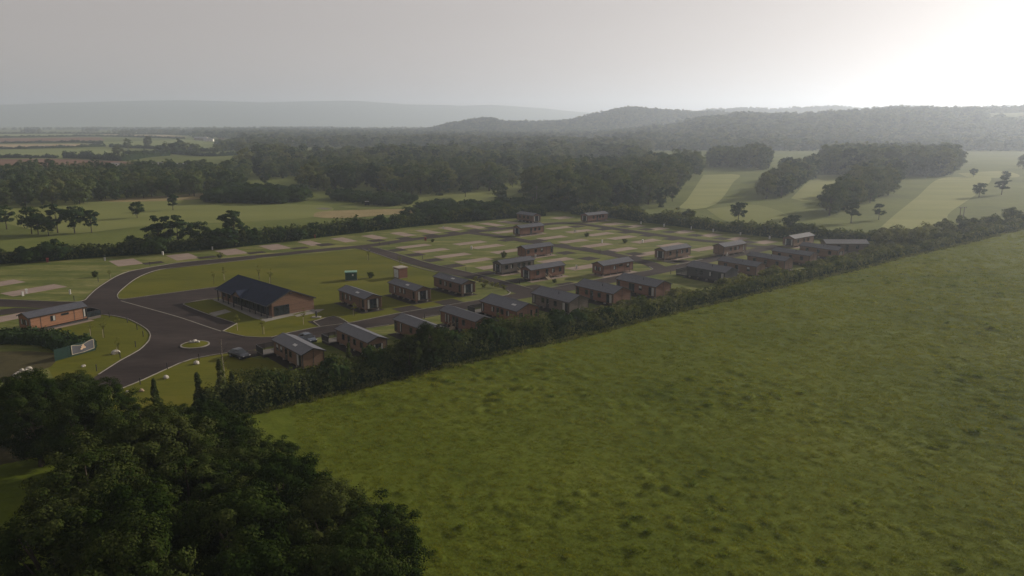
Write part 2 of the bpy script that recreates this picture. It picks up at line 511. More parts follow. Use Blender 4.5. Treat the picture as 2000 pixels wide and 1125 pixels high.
# ridges: distance of the crest, half width towards the camera / away, crest profile (view bearing -> height)
def prof(samples, dist, tree=11.0):
    xs = [(x - 1000) / 1546.0 for x, _ in samples]
    zs = [CAM_H + (Y_HOR - y) / 1546.0 * dist - tree for _, y in samples]
    return dist, xs, zs
RIDGES = [
    (*prof([(1040, 272), (1120, 266), (1200, 256), (1300, 245), (1375, 229), (1450, 222), (1560, 224), (1650, 217), (1760, 211), (1880, 212), (2000, 209), (2400, 203), (2900, 215)], 1850), 760, 700),
    (*prof([(700, 263), (780, 258), (840, 251), (882, 240), (930, 233), (957, 230), (990, 238), (1075, 236), (1125, 230), (1175, 219), (1225, 211), (1300, 215), (1365, 218), (1500, 222), (1800, 225), (2400, 230)], 2650), 600, 700),
    (*prof([(1250, 250), (1340, 224), (1380, 214), (1450, 211), (1530, 212), (1630, 206), (1680, 212), (1760, 206), (1850, 211), (2000, 206), (2500, 200)], 3700), 700, 900),
    (*prof([(-700, 225), (-300, 212), (0, 206), (150, 201), (350, 196), (520, 201), (690, 197), (790, 204), (900, 207), (960, 205), (1060, 212), (1130, 219), (1250, 226), (1500, 230), (2600, 228)], 7800, 0.0), 1500, 1000),
]
def height(x, y):
    x = np.asarray(x, float); y = np.asarray(y, float)
    d = np.maximum(y, 1.0)
    t = x / d
    z = np.zeros_like(d) - 0.15
    for dist, xs, zs, w0, w1 in RIDGES:
        crest = np.interp(t, xs, zs)
        edge = np.clip((t - (xs[0] - 0.05)) / 0.05, 0, 1) * np.clip(((xs[-1] + 0.05) - t) / 0.05, 0, 1)
        u = np.where(d < dist, (dist - d) / w0, (d - dist) / w1)
        f = np.where(u < 1, 0.5 + 0.5 * np.cos(np.pi * np.clip(u, 0, 1)), 0)
        z = np.maximum(z, crest * f * edge - 0.15)
    far = np.clip((d - 900) / 400, 0, 1)
    z = z + far * (vnoise(x, y, 160, 3) - 0.5) * 5.0 * np.clip(z / 10, 0, 1)
    return z
def hz(x, y):
    return float(height(np.array([x]), np.array([y]))[0])

def grid_mesh(name, xs, ys, zf, mat, smooth=True):
    X, Y = np.meshgrid(xs, ys)
    Z = zf(X, Y)
    v = np.stack([X, Y, Z], -1).reshape(-1, 3)
    n, m_ = len(ys), len(xs)
    idx = np.arange(n * m_).reshape(n, m_)
    q = np.stack([idx[:-1, :-1], idx[:-1, 1:], idx[1:, 1:], idx[1:, :-1]], -1).reshape(-1, 4)
    return np_mesh(name, v, q, mat, smooth=smooth)

ysg = np.concatenate([np.linspace(-400, 800, 25), np.geomspace(830, 9000, 100)])
xsg = np.concatenate([-np.geomspace(9500, 1500, 20), np.linspace(-1450, 1950, 120), np.geomspace(2000, 9500, 18)])
tag(link(bpy.data.objects.new('ground', grid_mesh('ground', xsg, ysg, height, M['ground']))), kind='structure')

# lodge park ground: mown plots and the lawn round the clubhouse
H1A, H1B = Vector(P(467, 815)), Vector(P(2000, 447))      # field side foot of the front hedge
hs = (H1B - H1A).normalized()
hw = Vector((hs.y, -hs.x))                                  # towards the meadow
park = [P(-260, 545), P(-260, 640), P(-200, 790), P(120, 800)] + [tuple(H1A - hw * 1 + hs * d) for d in (-22, 60, 160, 290)] + [P(1640, 462), P(1530, 462), P(1190, 425), P(1000, 421), P(860, 434), P(440, 484), P(0, 514)]
sheet('park_lawn', park, 0.0, M['plotgrass'])
lawn = [P(*q) for q in [(229, 579), (236, 567), (270, 542), (312, 527), (375, 520), (500, 506), (690, 487.5), (708, 487), (748, 500), (784, 513), (820, 524), (856, 532.5), (915, 547), (930, 560), (900, 585), (774, 613), (682, 631), (566, 650), (530, 659), (480, 658), (435, 647.5), (460, 632), (357, 594), (419, 562), (240, 585)]]
sheet('clubhouse_lawn', lawn, 0.012, M['lawn'])
sheet('entrance_lawn', [P(*q) for q in [(60, 650), (202, 615), (220, 617), (248, 623), (268, 632), (287, 644), (294, 655), (291, 665), (272, 684), (236, 704), (192, 732), (120, 770)]], 0.012, M['lawn'])
sheet('verge_lawn', [P(*q) for q in [(226, 764), (280, 742), (328, 720), (374, 702), (444, 690), (500, 700), (600, 715), (560, 735), (500, 760), (430, 790), (320, 820), (200, 800)]], 0.012, M['lawn'])

# asphalt
plaza = [(120, 800), (150, 760), (192, 732), (236, 704), (272, 684), (291, 665), (294, 655), (287, 644), (268, 632), (248, 623), (220, 617), (202, 615), (150, 611), (89, 603), (46, 600), (0, 599), (-60, 598), (-60, 582), (0, 585), (120, 590), (154, 590), (167, 586), (172, 580), (192, 562), (227, 540), (254, 530), (302, 521), (350, 513.6), (440, 505), (500, 499), (500, 506), (375, 520), (312, 527), (270, 542), (236, 567.5), (229, 579), (235, 585), (300, 577), (425, 560.5), (445, 578), (405, 585), (357, 594), (400, 612), (460, 632), (435, 647.5), (480, 658), (510, 659.6), (530, 659), (566, 650), (624, 639), (682, 631), (774, 613), (866, 598), (900, 592.5), (900, 605.5), (856, 616), (760, 635), (716, 641), (640, 656), (560, 670), (500, 683), (444, 690), (374, 702), (328, 720), (280, 742), (226, 764), (150, 815)]
sheet('entrance_road', [P(*q) for q in plaza], 0.030, M['asphalt'])
roads = [
    ('park_road', [(485, 503.2), (600, 491.5), (700, 482), (736, 478), (796, 469), (880, 459), (940, 451), (1006, 444.5), (1060, 438.5), (1100, 435.5)], 5.0),
    ('park_road', [(700, 482), (742, 491.5), (790, 506), (836, 519), (892, 533), (928, 541), (980, 555), (1030, 572)], 5.2),
    ('park_road', [(885, 602), (960, 588), (1010, 579), (1060, 571.5), (1108, 563), (1200, 546), (1280, 531), (1336, 519), (1396, 505), (1440, 496.5), (1480, 488.5), (1522, 480)], 5.2),
    ('park_road', [(915, 454.5), (984, 463), (1032, 472), (1128, 486), (1180, 494), (1256, 511), (1285, 522), (1300, 528)], 4.8),
    ('park_road', [(1040, 441), (1100, 435.5), (1148, 439.5), (1208, 448), (1268, 457), (1360, 469), (1420, 474.5), (1480, 482), (1516, 482)], 4.8),
]
for i, (nm, pts, w) in enumerate(roads):
    ribbon(nm, [P(*q) for q in pts], w, 0.036 + 0.006 * i, M['asphalt'])

# kerbs
KERBS = [
    [(192, 732), (236, 704), (272, 684), (291, 665), (294, 655), (287, 644), (268, 632), (248, 623), (220, 617), (202, 615)],
    [(0, 585), (120, 590), (154, 590), (167, 586), (172, 580), (192, 562), (227, 540), (254, 530), (302, 521), (350, 513.6), (440, 505), (500, 499)],
    [(500, 506), (375, 520), (312, 527), (270, 542), (236, 567.5), (229, 579), (232, 584.5), (240, 585), (300, 577), (425, 560.5)],
    [(432, 585), (405, 585), (360, 593), (358, 595), (400, 612), (458, 631)],
    [(462, 632.5), (435, 647.5)],
    [(435, 647.5), (480, 658), (510, 659.6), (530, 659), (566, 650), (624, 639), (682, 631), (774, 613), (866, 598), (938, 586)],
    [(226, 764), (280, 742), (328, 720), (374, 702), (444, 690)],
    [(736, 484), (758, 490.5), (802, 503.5), (844, 516), (928, 535), (996, 552.5)],
    [(1010, 556.5), (1040, 565)],
    [(708, 487), (748, 500), (784, 513), (820, 524), (856, 532.5)],
    [(940, 586), (975, 580), (992, 576), (997, 571.5), (990, 567)],
    [(1074, 562), (1128, 553), (1200, 540), (1240, 533), (1268, 528.5), (1275, 525.5), (1268, 521)],
    [(716, 641.5), (760, 635)], [(826, 621), (856, 616)], [(1320, 518), (1372, 507)],
    [(612, 628.5), (652, 618), (681, 631)], [(612, 628.5), (625, 638.5)],
]
for kp in KERBS:
    ribbon('kerb', [P(*q) for q in kp], 0.17, 0.0, M['kerb'], h=0.13)
ribbon('edging_line', [P(*q) for q in [(236, 588), (290, 603), (350, 620), (400, 637), (432, 647.5)]], 0.28, 0.072, M['kerb'])

# turning island with its kerb ring
ic = P(381, 674)
m = MB()
ring_n = 40
rx, ry = 2.55, 2.55
for k in range(ring_n):
    a0, a1 = 2 * math.pi * k / ring_n, 2 * math.pi * (k + 1) / ring_n
    p = lambda a, r, z: (ic[0] + r * math.cos(a), ic[1] + r * math.sin(a), z)
    m.add([p(a0, 2.5, 0.02), p(a1, 2.5, 0.02), p(a1, 2.5, 0.17), p(a0, 2.5, 0.17), p(a1, 2.22, 0.17), p(a0, 2.22, 0.17), p(a1, 2.22, 0.02), p(a0, 2.22, 0.02)],
          [(0, 1, 2, 3), (3, 2, 4, 5), (5, 4, 6, 7)])
isl = m.build('island_kerb', M['kerb']); isl['kind'] = 'structure'
m = MB()
vs_, fs_ = [(ic[0], ic[1], 0.36)], []
for r, z in ((1.2, 0.29), (2.225, 0.14)):
    for k in range(24):
        a = 2 * math.pi * k / 24
        vs_.append((ic[0] + r * math.cos(a), ic[1] + r * math.sin(a), z))
fs_ = [(0, 1 + k, 1 + (k + 1) % 24) for k in range(24)] + [(1 + k, 25 + k, 25 + (k + 1) % 24, 1 + (k + 1) % 24) for k in range(24)]
m.add(vs_, fs_)
m.build('island_grass', M['lawn'], smooth=True)['kind'] = 'structure'

# gravel pads and asphalt bays, one per plot
def rect(c, du, dv, lu, lv):
    c = Vector(c)
    return [tuple(c - du * lu / 2 - dv * lv / 2), tuple(c + du * lu / 2 - dv * lv / 2), tuple(c + du * lu / 2 + dv * lv / 2), tuple(c - du * lu / 2 + dv * lv / 2)]
def pad(px, py, along, l=11.5, w=4.2, du=None, dv=None):
    du = du or U; dv = dv or V
    c = P(px, py)
    r = rect(c, du, dv, l, w) if along == 'u' else rect(c, du, dv, w, l)
    sheet('gravel_pad', r, 0.022, M['gravel'], thick=0.06)
def bay(px, py, along='u', l=5.2, w=4.6):
    c = P(px, py)
    r = rect(c, U, V, l, w) if along == 'u' else rect(c, U, V, w, l)
    sheet('parking_bay', r, 0.026, M['bay'], thick=0.05)
for q in [(246, 512.5), (357, 501.5), (452, 492), (537, 482.5)]:
    pad(*q, 'v', 11.0, 6.6)
for q in [(607, 475), (672, 468.5), (731, 463), (787, 457.5), (836, 452.5), (880, 447), (927, 443), (961, 438.5), (995, 434.5)]:
    pad(*q, 'v', 11.0, 4.6)
for q in [(808, 481), (842, 489.5), (884.6, 499), (926, 509), (968, 520), (918, 474.5), (952, 481.5), (992, 490.5), (1086, 508.5), (1142, 521.5),
          (990, 452.5), (1079, 464), (1120, 471), (1166, 479), (1213, 487.5), (1262, 496), (1093, 445), (1132, 451.5), (1171, 457.5), (1215, 464), (1262, 471), (1312, 478.5), (1376, 486)]:
    pad(*q, 'u')
for q in [(1197, 437.5), (1238, 442), (1284, 447), (1334, 453), (1388, 459.5), (1440, 466.5), (1494, 473)]:
    pad(*q, 'u', 8.5, 5.0)
pad(1098, 425.5, 'u', 9.0, 6.0)
UL, VL = az(32), az(-58)
pad(67, 566.5, 'u', 12.5, 6.0, UL, VL); pad(-12, 556.5, 'u', 12, 6.0, UL, VL); pad(-5, 625, 'u', 13, 5.0, UL, VL)
for q in [(299, 513.5), (404, 502.5), (500, 493.5), (585, 484.5)]:
    bay(*q, 'v', 3.4, 5.2)
for q in [(635, 478), (735, 470), (790, 465.5), (841, 459.5), (884, 454.5), (926, 449.5), (962, 445)]:
    bay(*q, 'v', 5.0, 5.0)
for q in [(776, 488.5), (811, 497.5), (846, 508), (886, 519), (950, 533.5), (1012, 548), (1044, 561), (990, 469), (1075, 480), (1030, 489), (1105, 494), (1150, 505), (1052, 470),
          (1095, 479), (1140, 486), (1186, 492), (1236, 503), (1126, 442.5), (1178, 448), (1222, 454), (1266, 460), (1312, 467), (1220, 442.5), (1262, 448), (1308, 453), (1358, 459.5), (1410, 466), (1462, 473),
          (1240, 496), (1315, 511), (1110, 556), (876, 590), (796, 603.5), (1335, 511)]:
    bay(*q)
sheet('parking_bay', [P(*q) for q in [(600, 628.5), (652, 618.2), (681, 631), (625, 638.8)]], 0.052, M['bay'])
sheet('parking_bay', [P(*q) for q in [(444, 691), (495, 684), (530, 690), (470, 703)]], 0.034, M['bay'])
sheet('parking_bay', [P(*q) for q in [(0, 605), (30, 601.5), (84, 603.5), (32, 612), (0, 616)]], 0.027, M['bay'])
# paths at the clubhouse
sheet('footpath', [P(*q) for q in [(412, 584), (436, 582.5), (534, 619), (568, 613.5), (577, 615.5), (519, 628.5), (495, 621)]], 0.040, M['paving'], thick=0.05)
sheet('footpath', [P(*q) for q in [(408, 612), (440, 604.5), (452, 609), (420, 617.5)]], 0.046, M['paving'], thick=0.05)
sheet('footpath', [P(*q) for q in [(575, 616), (618, 604.5), (634, 604), (620, 611), (580, 619)]], 0.044, M['paving'], thick=0.05)

# golf course mowing
for k_sheet, (nm, pts, mt) in enumerate([
    ('pale_fairway', [(1374, 341), (1442, 341), (1432, 356), (1396, 399), (1330, 406), (1345, 385)], 'fairway'),
    ('pale_fairway', [(1545, 387), (1568, 364), (1592, 343), (1670, 341), (1645, 358), (1590, 391)], 'fairway'),
    ('pale_fairway', [(1716, 447), (1750, 417), (1790, 385), (1832, 350), (1880, 345), (1935, 347), (1912, 375), (1856, 414), (1846, 434), (1762, 456)], 'fairway'),
    ('pale_fairway', [(1870, 338), (1960, 334), (1990, 345), (1900, 346)], 'fairway'),
    ('pale_fairway', [(1380, 408), (1480, 400), (1560, 432), (1500, 446), (1420, 432)], 'midway'),
    ('mown_fairway', [(-20, 404), (160, 395), (330, 388), (470, 397), (640, 402), (600, 425), (300, 440), (120, 455), (-20, 425)], 'midway'),
    ('mown_fairway', [(800, 382), (900, 374), (1010, 362), (1015, 374), (960, 392), (850, 398)], 'midway'),
    ('mown_fairway', [(660, 402), (720, 398), (810, 397), (830, 404), (700, 407)], 'midway'),
    ('mown_fairway', [(1110, 318), (1160, 313), (1225, 317), (1200, 324), (1120, 331)], 'fairway'),
    ('rough_strip', [(612, 423), (625, 413), (720, 409), (820, 408), (845, 412), (760, 419), (660, 426)], 'tallgrass'),
    ('rough_strip', [(180, 391), (290, 384), (480, 372), (505, 376), (400, 388), (250, 394)], 'tallgrass'),
    ('bunker', [(616, 407), (632, 405), (650, 407), (636, 409.5)], 'sand'),
    ('ploughed_field', [(-200, 312), (0, 311), (100, 310), (237, 315), (312, 320.5), (90, 338), (-200, 332)], 'plough'),
    ('pasture', [(-200, 294), (0, 293), (215, 290), (236, 304), (110, 308), (-200, 308)], 'pasture'),
    ('stubble_field', [(-200, 283), (0, 282), (165, 281), (195, 286), (0, 290), (-200, 291)], 'stubble'),
    ('ploughed_field', [(-200, 271), (0, 270), (195, 268), (205, 274), (0, 277.5), (-200, 278)], 'plough'),
    ('pasture', [(175, 278), (370, 273), (466, 283), (468, 290), (330, 291), (215, 285)], 'pasture'),
    ('pasture', [(400, 297), (462, 294), (470, 299), (405, 303)], 'pasture'),
    ('stubble_field', [(200, 262), (330, 264), (370, 268), (210, 267)], 'stubble'),
    ('pasture', [(-200, 263), (150, 261), (180, 266), (-200, 268)], 'pasture'),
    ('pasture', [(180, 257.5), (360, 258.5), (420, 261), (190, 260)], 'pasture'),
]):
    line = [P(*q) for q in pts]
    if min(p[1] for p in line) < 900:
        line = [tuple(v) for v in smooth_line(line + [line[0]], 6.0)[:-1]] if mt in ('midway', 'fairway', 'tallgrass', 'sand') else line
    sheet(nm, line, -0.11 + 0.005 * k_sheet, M[mt])

# meadow: tussocky pasture, real relief
def hummocks(X, Y, cell, prob, seed, hmin, hmax, rmin, rmax):
    """one rounded grass hummock per cell, at random"""
    r = np.random.default_rng(seed)
    N_ = 256
    jx, jy, hh_, rr_, on, an = (r.random((N_, N_)) for _ in range(6))
    i0, j0 = np.floor(X / cell).astype(int), np.floor(Y / cell).astype(int)
    z = np.zeros_like(X)
    for di in (-1, 0, 1):
        for dj in (-1, 0, 1):
            i, j = i0 + di, j0 + dj
            ii, jj = i % N_, j % N_
            cx, cy = (i + 0.15 + 0.7 * jx[ii, jj]) * cell, (j + 0.15 + 0.7 * jy[ii, jj]) * cell
            rad = rmin + (rmax - rmin) * rr_[ii, jj]
            th = an[ii, jj] * 3.14
            u = ((X - cx) * np.cos(th) + (Y - cy) * np.sin(th)) / (rad * 1.5)
            v = (-(X - cx) * np.sin(th) + (Y - cy) * np.cos(th)) / rad
            z = np.maximum(z, np.where(on[ii, jj] < prob, (hmin + (hmax - hmin) * hh_[ii, jj]) * np.exp(-(u * u + v * v) * 1.6), 0))
    return z
def meadow_bumps(X, Y):
    dens = np.clip(0.55 + 1.3 * (vnoise(X, Y, 18, 16) - 0.5), 0.25, 1.0)
    return hummocks(X, Y, 2.1, 0.7, 5, 0.08, 0.38, 0.35, 0.8) * dens + hummocks(X, Y, 4.2, 0.45, 6, 0.12, 0.36, 0.5, 1.05) * dens
def meadow_z(X, Y):
    z = 0.12 + 0.30 * (vnoise(X, Y, 16, 11) - 0.5) + 0.10 * (vnoise(X, Y, 5.0, 12) - 0.5) + 0.05 * (vnoise(X, Y, 1.3, 14) - 0.5)
    return z + meadow_bumps(X, Y)
s_ax = np.concatenate([np.arange(-45, 60, 0.42), 60 + np.cumsum(np.geomspace(0.42, 2.6, 260))])
w_ax = np.concatenate([np.arange(-2.5, 105, 0.45), 105 + np.cumsum(np.geomspace(0.45, 4.0, 110))])
S, W = np.meshgrid(s_ax, w_ax)
MX = H1A.x + hs.x * S + hw.x * W
MY = H1A.y + hs.y * S + hw.y * W
MZ = meadow_z(MX, MY)
idx = np.arange(S.size).reshape(S.shape)
mq = np.stack([idx[:-1, :-1], idx[:-1, 1:], idx[1:, 1:], idx[1:, :-1]], -1).reshape(-1, 4)[:, ::-1]
tag(link(bpy.data.objects.new('meadow', np_mesh('meadow', np.stack([MX, MY, MZ], -1).reshape(-1, 3), mq, M['meadow'], smooth=True))), kind='structure')

# ------------------------------------------------------------------ lodges
BOXES = {}
def box_mesh(w, d, h, mat, name):
    k = (round(w, 3), round(d, 3), round(h, 3), mat.name, name)
    if k not in BOXES:
        BOXES[k] = MB().box(-w / 2, w / 2, -d / 2, d / 2, 0, h).mesh(name, mat)
    return BOXES[k]

def window(parent, x, y, z, w, h, face, curtains=None, name='window', frame='trim', pane='glass', mull=0, rz=0.0):
    """face: unit normal (nx, ny) of the wall; the unit sits 2 cm proud of it"""
    ang = math.atan2(face[0], -face[1])            # local -y of the unit looks along the normal
    fr = MB()
    t = 0.07
    fr.box(-w / 2, w / 2, -0.04, 0.05, 0, t).box(-w / 2, w / 2, -0.04, 0.05, h - t, h)
    fr.box(-w / 2, -w / 2 + t, -0.04, 0.05, t, h - t).box(w / 2 - t, w / 2, -0.04, 0.05, t, h - t)
    for k in range(mull):
        cx = -w / 2 + w * (k + 1) / (mull + 1)
        fr.box(cx - 0.03, cx + 0.03, -0.035, 0.05, t, h - t)
    o = obj(name, fr.mesh(name, M[frame]), parent, (x, y, z), ang)
    obj('pane', MB().box(-w / 2 + t, w / 2 - t, -0.012, 0.03, t, h - t).mesh('pane', M[pane]), o)
    if curtains == 'both':
        for sgn in (-1, 1):
            cw = w * 0.16
            x0 = sgn * (w / 2 - t - cw / 2)
            obj('curtain', MB().box(-cw / 2, cw / 2, -0.022, -0.014, t, h - t).mesh('curtain', M['curtain']), o, (x0, 0, 0))
    elif curtains in ('left', 'right'):
        sgn = -1 if curtains == 'left' else 1
        cw = w * 0.42
        obj('curtain', MB().box(-cw / 2, cw / 2, -0.022, -0.014, t, h - t).mesh('curtain', M['curtain']), o, (sgn * (w / 2 - t - cw / 2), 0, 0))
    elif curtains == 'blind':
        obj('curtain', MB().box(-w / 2 + t, w / 2 - t, -0.022, -0.014, h * 0.45, h - t).mesh('curtain', M['curtain']), o)
    return o

def door(parent, x, y, z, face, col='trim', w=0.9, h=2.0):
    ang = math.atan2(face[0], -face[1])
    o = obj('door', MB().box(-w / 2, w / 2, -0.035, 0.05, 0, h).mesh('door', M[col]), parent, (x, y, z), ang)
    obj('pane', MB().box(-w * 0.28, w * 0.28, -0.045, -0.02, h * 0.5, h * 0.9).mesh('pane', M['glass']), o)
    obj('handle', MB().box(w * 0.34, w * 0.40, -0.075, -0.03, h * 0.46, h * 0.54).mesh('handle', M['alloy']), o)
    return o

def deck(parent, x0, x1, y0, y1, z, open_side, glass_rail=False, gate=None):
    """raised deck with posts, rails and infill; open_side is the edge that meets the lodge"""
    d = MB()
    n = max(3, int((y1 - y0) / 0.45))
    for k in range(n):
        a = y0 + (y1 - y0) * k / n
        d.box(x0, x1, a, a + (y1 - y0) / n - 0.02, z - 0.06, z)
    o = d.build('deck', M['deck'], parent)
    sk = MB()
    for (a, b, c, e) in ((x0, x1, y0, y0 + 0.04), (x0, x1, y1 - 0.04, y1), (x0, x0 + 0.04, y0, y1), (x1 - 0.04, x1, y0, y1)):
        sk.box(a, b, c, e, 0.05, z - 0.08)
    sk.build('deck_skirt', M['clad_dark'] if not glass_rail else M['clad_grey'], o)
    edges = {'x0': ((x0, y0), (x0, y1)), 'x1': ((x1, y0), (x1, y1)), 'y0': ((x0, y0), (x1, y0)), 'y1': ((x0, y1), (x1, y1))}
    for e, (a, b) in edges.items():
        if e == open_side:
            continue
        L = math.dist(a, b)
        n = max(2, round(L / 1.5))
        for k in range(n + (1 if e[0] == 'x' else 0)):
            t = k / n
            px, py = a[0] + (b[0] - a[0]) * t, a[1] + (b[1] - a[1]) * t
            obj('post', box_mesh(0.09, 0.09, 1.1, M['rail'], 'post'), o, (px, py, z))
        rr = MB()
        if e[0] == 'x':
            rr.box(a[0] - 0.05, a[0] + 0.05, a[1], b[1], z + 1.1, z + 1.16)
        else:
            rr.box(a[0], b[0], a[1] - 0.05, a[1] + 0.05, z + 1.1, z + 1.16)
        rr.build('rail', M['rail'], o)
        inf = MB()
        if glass_rail:
            if e[0] == 'x': inf.box(a[0] - 0.01, a[0] + 0.01, a[1] + 0.06, b[1] - 0.06, z + 0.08, z + 1.06)
            else: inf.box(a[0] + 0.06, b[0] - 0.06, a[1] - 0.01, a[1] + 0.01, z + 0.08, z + 1.06)
            inf.build('glass_panel', M['glass_blue'], o)
        else:
            nb = int(L / 0.14)
            for k in range(1, nb):
                t = k / nb
                px, py = a[0] + (b[0] - a[0]) * t, a[1] + (b[1] - a[1]) * t
                inf.box(px - 0.03, px + 0.03, py - 0.03, py + 0.03, z + 0.05, z + 1.1)
            inf.build('balusters', M['rail'], o)
    return o

def steps(parent, x, y, z, face):
    ang = math.atan2(face[0], -face[1])
    m = MB()
    n = 4
    for k in range(n):
        m.box(-0.6, 0.6, -0.28 * (k + 1) - 0.05, -0.28 * k - 0.05, 0.0, z - z / n * k - 0.02)
    o = obj('steps', m.mesh('steps', M['timber_pale']), parent, (x, y, 0), ang)
    for sx in (-0.6, 0.6):
        r = MB()
        r.box(sx - 0.03, sx + 0.03, -0.10, -0.04, z, z + 0.95).box(sx - 0.03, sx + 0.03, -1.15, -1.09, 0.15, 1.05)
        r.add([(sx - 0.03, -0.07, z + 0.9), (sx + 0.03, -0.07, z + 0.9), (sx + 0.03, -0.07, z + 0.98), (sx - 0.03, -0.07, z + 0.98),
               (sx - 0.03, -1.12, 1.0), (sx + 0.03, -1.12, 1.0), (sx + 0.03, -1.12, 1.08), (sx - 0.03, -1.12, 1.08)],
              [(0, 1, 2, 3), (4, 5, 6, 7), (0, 1, 5, 4), (1, 2, 6, 5), (2, 3, 7, 6), (3, 0, 4, 7)])
        r.build('handrail', M['timber_pale'], o)
    return o

def lodge(near, rz, L, W, gable, label, clad='brown', roof='roof_slate', eave=2.95, rise=None, front='plain', wins=(), decks=None,
          steps_at=None, floor=0.55, flue=True, sky=None, courses=10, name='holiday_lodge', side_posts=True, skirt=False):
    """near: the near roof corner (eave) in plan; gable: +1/-1 the end of local x that shows; local -y is the long side that shows"""
    rise = rise or W * 0.19
    c, s = math.cos(rz), math.sin(rz)
    ox, oy = 0.25, 0.22                                            # roof overhang
    lx, ly = gable * (L / 2), -W / 2                               # eave corner in local coordinates
    cx, cy = near[0] - (c * lx - s * ly), near[1] - (s * lx + c * ly)
    r = empty(name, (cx, cy, 0), rz, label, 'lodge', 'timber holiday lodges')
    bl, bw = L / 2 - ox, W / 2 - oy
    cor = [(-L / 2 - 0.4, -W / 2 - 1.0), (L / 2 + 0.4, -W / 2 - 1.0), (L / 2 + 0.4, W / 2 + 0.3), (-L / 2 - 0.4, W / 2 + 0.3)]
    sheet('gravel_pad', [(cx + c * a - s * b_, cy + s * a + c * b_) for a, b_ in cor], 0.021, M['gravel'] if gable < 0 else M['bay'], thick=0.05)
    sl = rise / (W / 2)
    top = eave + sl * oy
    # walls: gabled body
    b = MB().prism([(-bw, floor), (bw, floor), (bw, top - 0.03), (0, eave + rise - 0.06), (-bw, top - 0.03)], -bl, bl)
    b.build('wall', M['clad_' + clad], r)
    ch = MB()
    for y in (-bw * 0.6, bw * 0.6):
        ch.box(-bl + 0.1, bl - 0.1, y - 0.08, y + 0.08, floor - 0.22, floor - 0.004)
    chassis = ch.build('chassis', M['chassis'], r)
    for k in range(5):
        for y in (-bw * 0.75, bw * 0.75):
            obj('pier', box_mesh(0.4, 0.4, floor - 0.23, M['stone_wall'], 'pier'), chassis, (-bl + 0.5 + k * (2 * bl - 1) / 4, y, 0.0))
    if skirt:
        MB().box(-bl + 0.03, bl - 0.03, -bw + 0.03, bw - 0.03, 0.02, floor - 0.23).build('skirt', M['clad_dark'], r)
    # roof: two slopes of overlapping courses
    rf = MB()
    for sgn in (-1, 1):
        for k in range(courses):
            t0, t1 = k / courses, (k + 1) / courses
            ya, yb = sgn * W / 2 * (1 - t0), sgn * W / 2 * (1 - t1)
            za, zb = eave + rise * t0, eave + rise * t1
            lip = 0.035
            rf.add([(-L / 2, ya, za + lip), (L / 2, ya, za + lip), (L / 2, yb, zb), (-L / 2, yb, zb), (-L / 2, ya, za - 0.06), (L / 2, ya, za - 0.06), (L / 2, yb, zb - 0.06), (-L / 2, yb, zb - 0.06)],
                   [(0, 1, 2, 3), (4, 5, 6, 7), (0, 1, 5, 4), (0, 3, 7, 4), (1, 2, 6, 5)])
    ro = rf.build('roof', M[roof], r)
    MB().prism([(-0.14, eave + rise - 0.005), (0, eave + rise + 0.06), (0.14, eave + rise - 0.005)], -L / 2 - 0.01, L / 2 + 0.01).build('ridge_cap', M[roof], ro)
    for ex in (-1, 1):                                              # barge boards
        for sgn in (-1, 1):
            x0 = ex * (L / 2 + 0.012)
            MB().add([(x0, sgn * (W / 2 + 0.02), eave - 0.16), (x0, 0, eave + rise - 0.14), (x0, 0, eave + rise + 0.05), (x0, sgn * (W / 2 + 0.02), eave + 0.05),
                      (x0 + ex * 0.03, sgn * (W / 2 + 0.02), eave - 0.16), (x0 + ex * 0.03, 0, eave + rise - 0.14), (x0 + ex * 0.03, 0, eave + rise + 0.05), (x0 + ex * 0.03, sgn * (W / 2 + 0.02), eave + 0.05)],
                     [(0, 1, 2, 3), (4, 5, 6, 7), (0, 1, 5, 4), (1, 2, 6, 5), (2, 3, 7, 6), (3, 0, 4, 7)]).build('barge_board', M['trim'], ro)
    for sgn in (-1, 1):
        MB().box(-L / 2, L / 2, sgn * W / 2 - 0.05 + sgn * 0.06, sgn * W / 2 + 0.05 + sgn * 0.06, eave - 0.08, eave + 0.02).build('gutter', M['trim'], ro)
    if flue:
        MB().tube([(gable * L * 0.08, -W * 0.20, eave + rise * 0.55), (gable * L * 0.08, -W * 0.20, eave + rise * 0.6 + 0.55)], [0.07, 0.07], 8).build('flue', M['trim'], ro)
    if sky is not None:
        yy = -W * 0.24
        zz = eave + rise * (1 - 2 * abs(yy) / W)
        k = sl * 0.35
        MB().add([(sky - 0.6, yy - 0.22, zz + 0.05 - sl * 0.22), (sky + 0.6, yy - 0.22, zz + 0.05 - sl * 0.22), (sky + 0.6, yy + 0.22, zz + 0.05 + sl * 0.22), (sky - 0.6, yy + 0.22, zz + 0.05 + sl * 0.22),
                  (sky - 0.6, yy - 0.22, zz - 0.1), (sky + 0.6, yy - 0.22, zz - 0.1), (sky + 0.6, yy + 0.22, zz - 0.02), (sky - 0.6, yy + 0.22, zz - 0.02)],
                 [(0, 1, 2, 3), (0, 1, 5, 4), (1, 2, 6, 5), (2, 3, 7, 6), (3, 0, 4, 7)]).build('rooflight', M['white'], ro)
    # corner posts
    if side_posts:
        for ex in (-1, 1):
            for sgn in (-1, 1):
                obj('corner_post', box_mesh(0.14, 0.14, top - floor - 0.1, M['trim'], 'corner_post'), r, (ex * (bl - 0.045), sgn * (bw - 0.045), floor))
    g = gable
    gx = g * bl
    n_ = (g, 0)
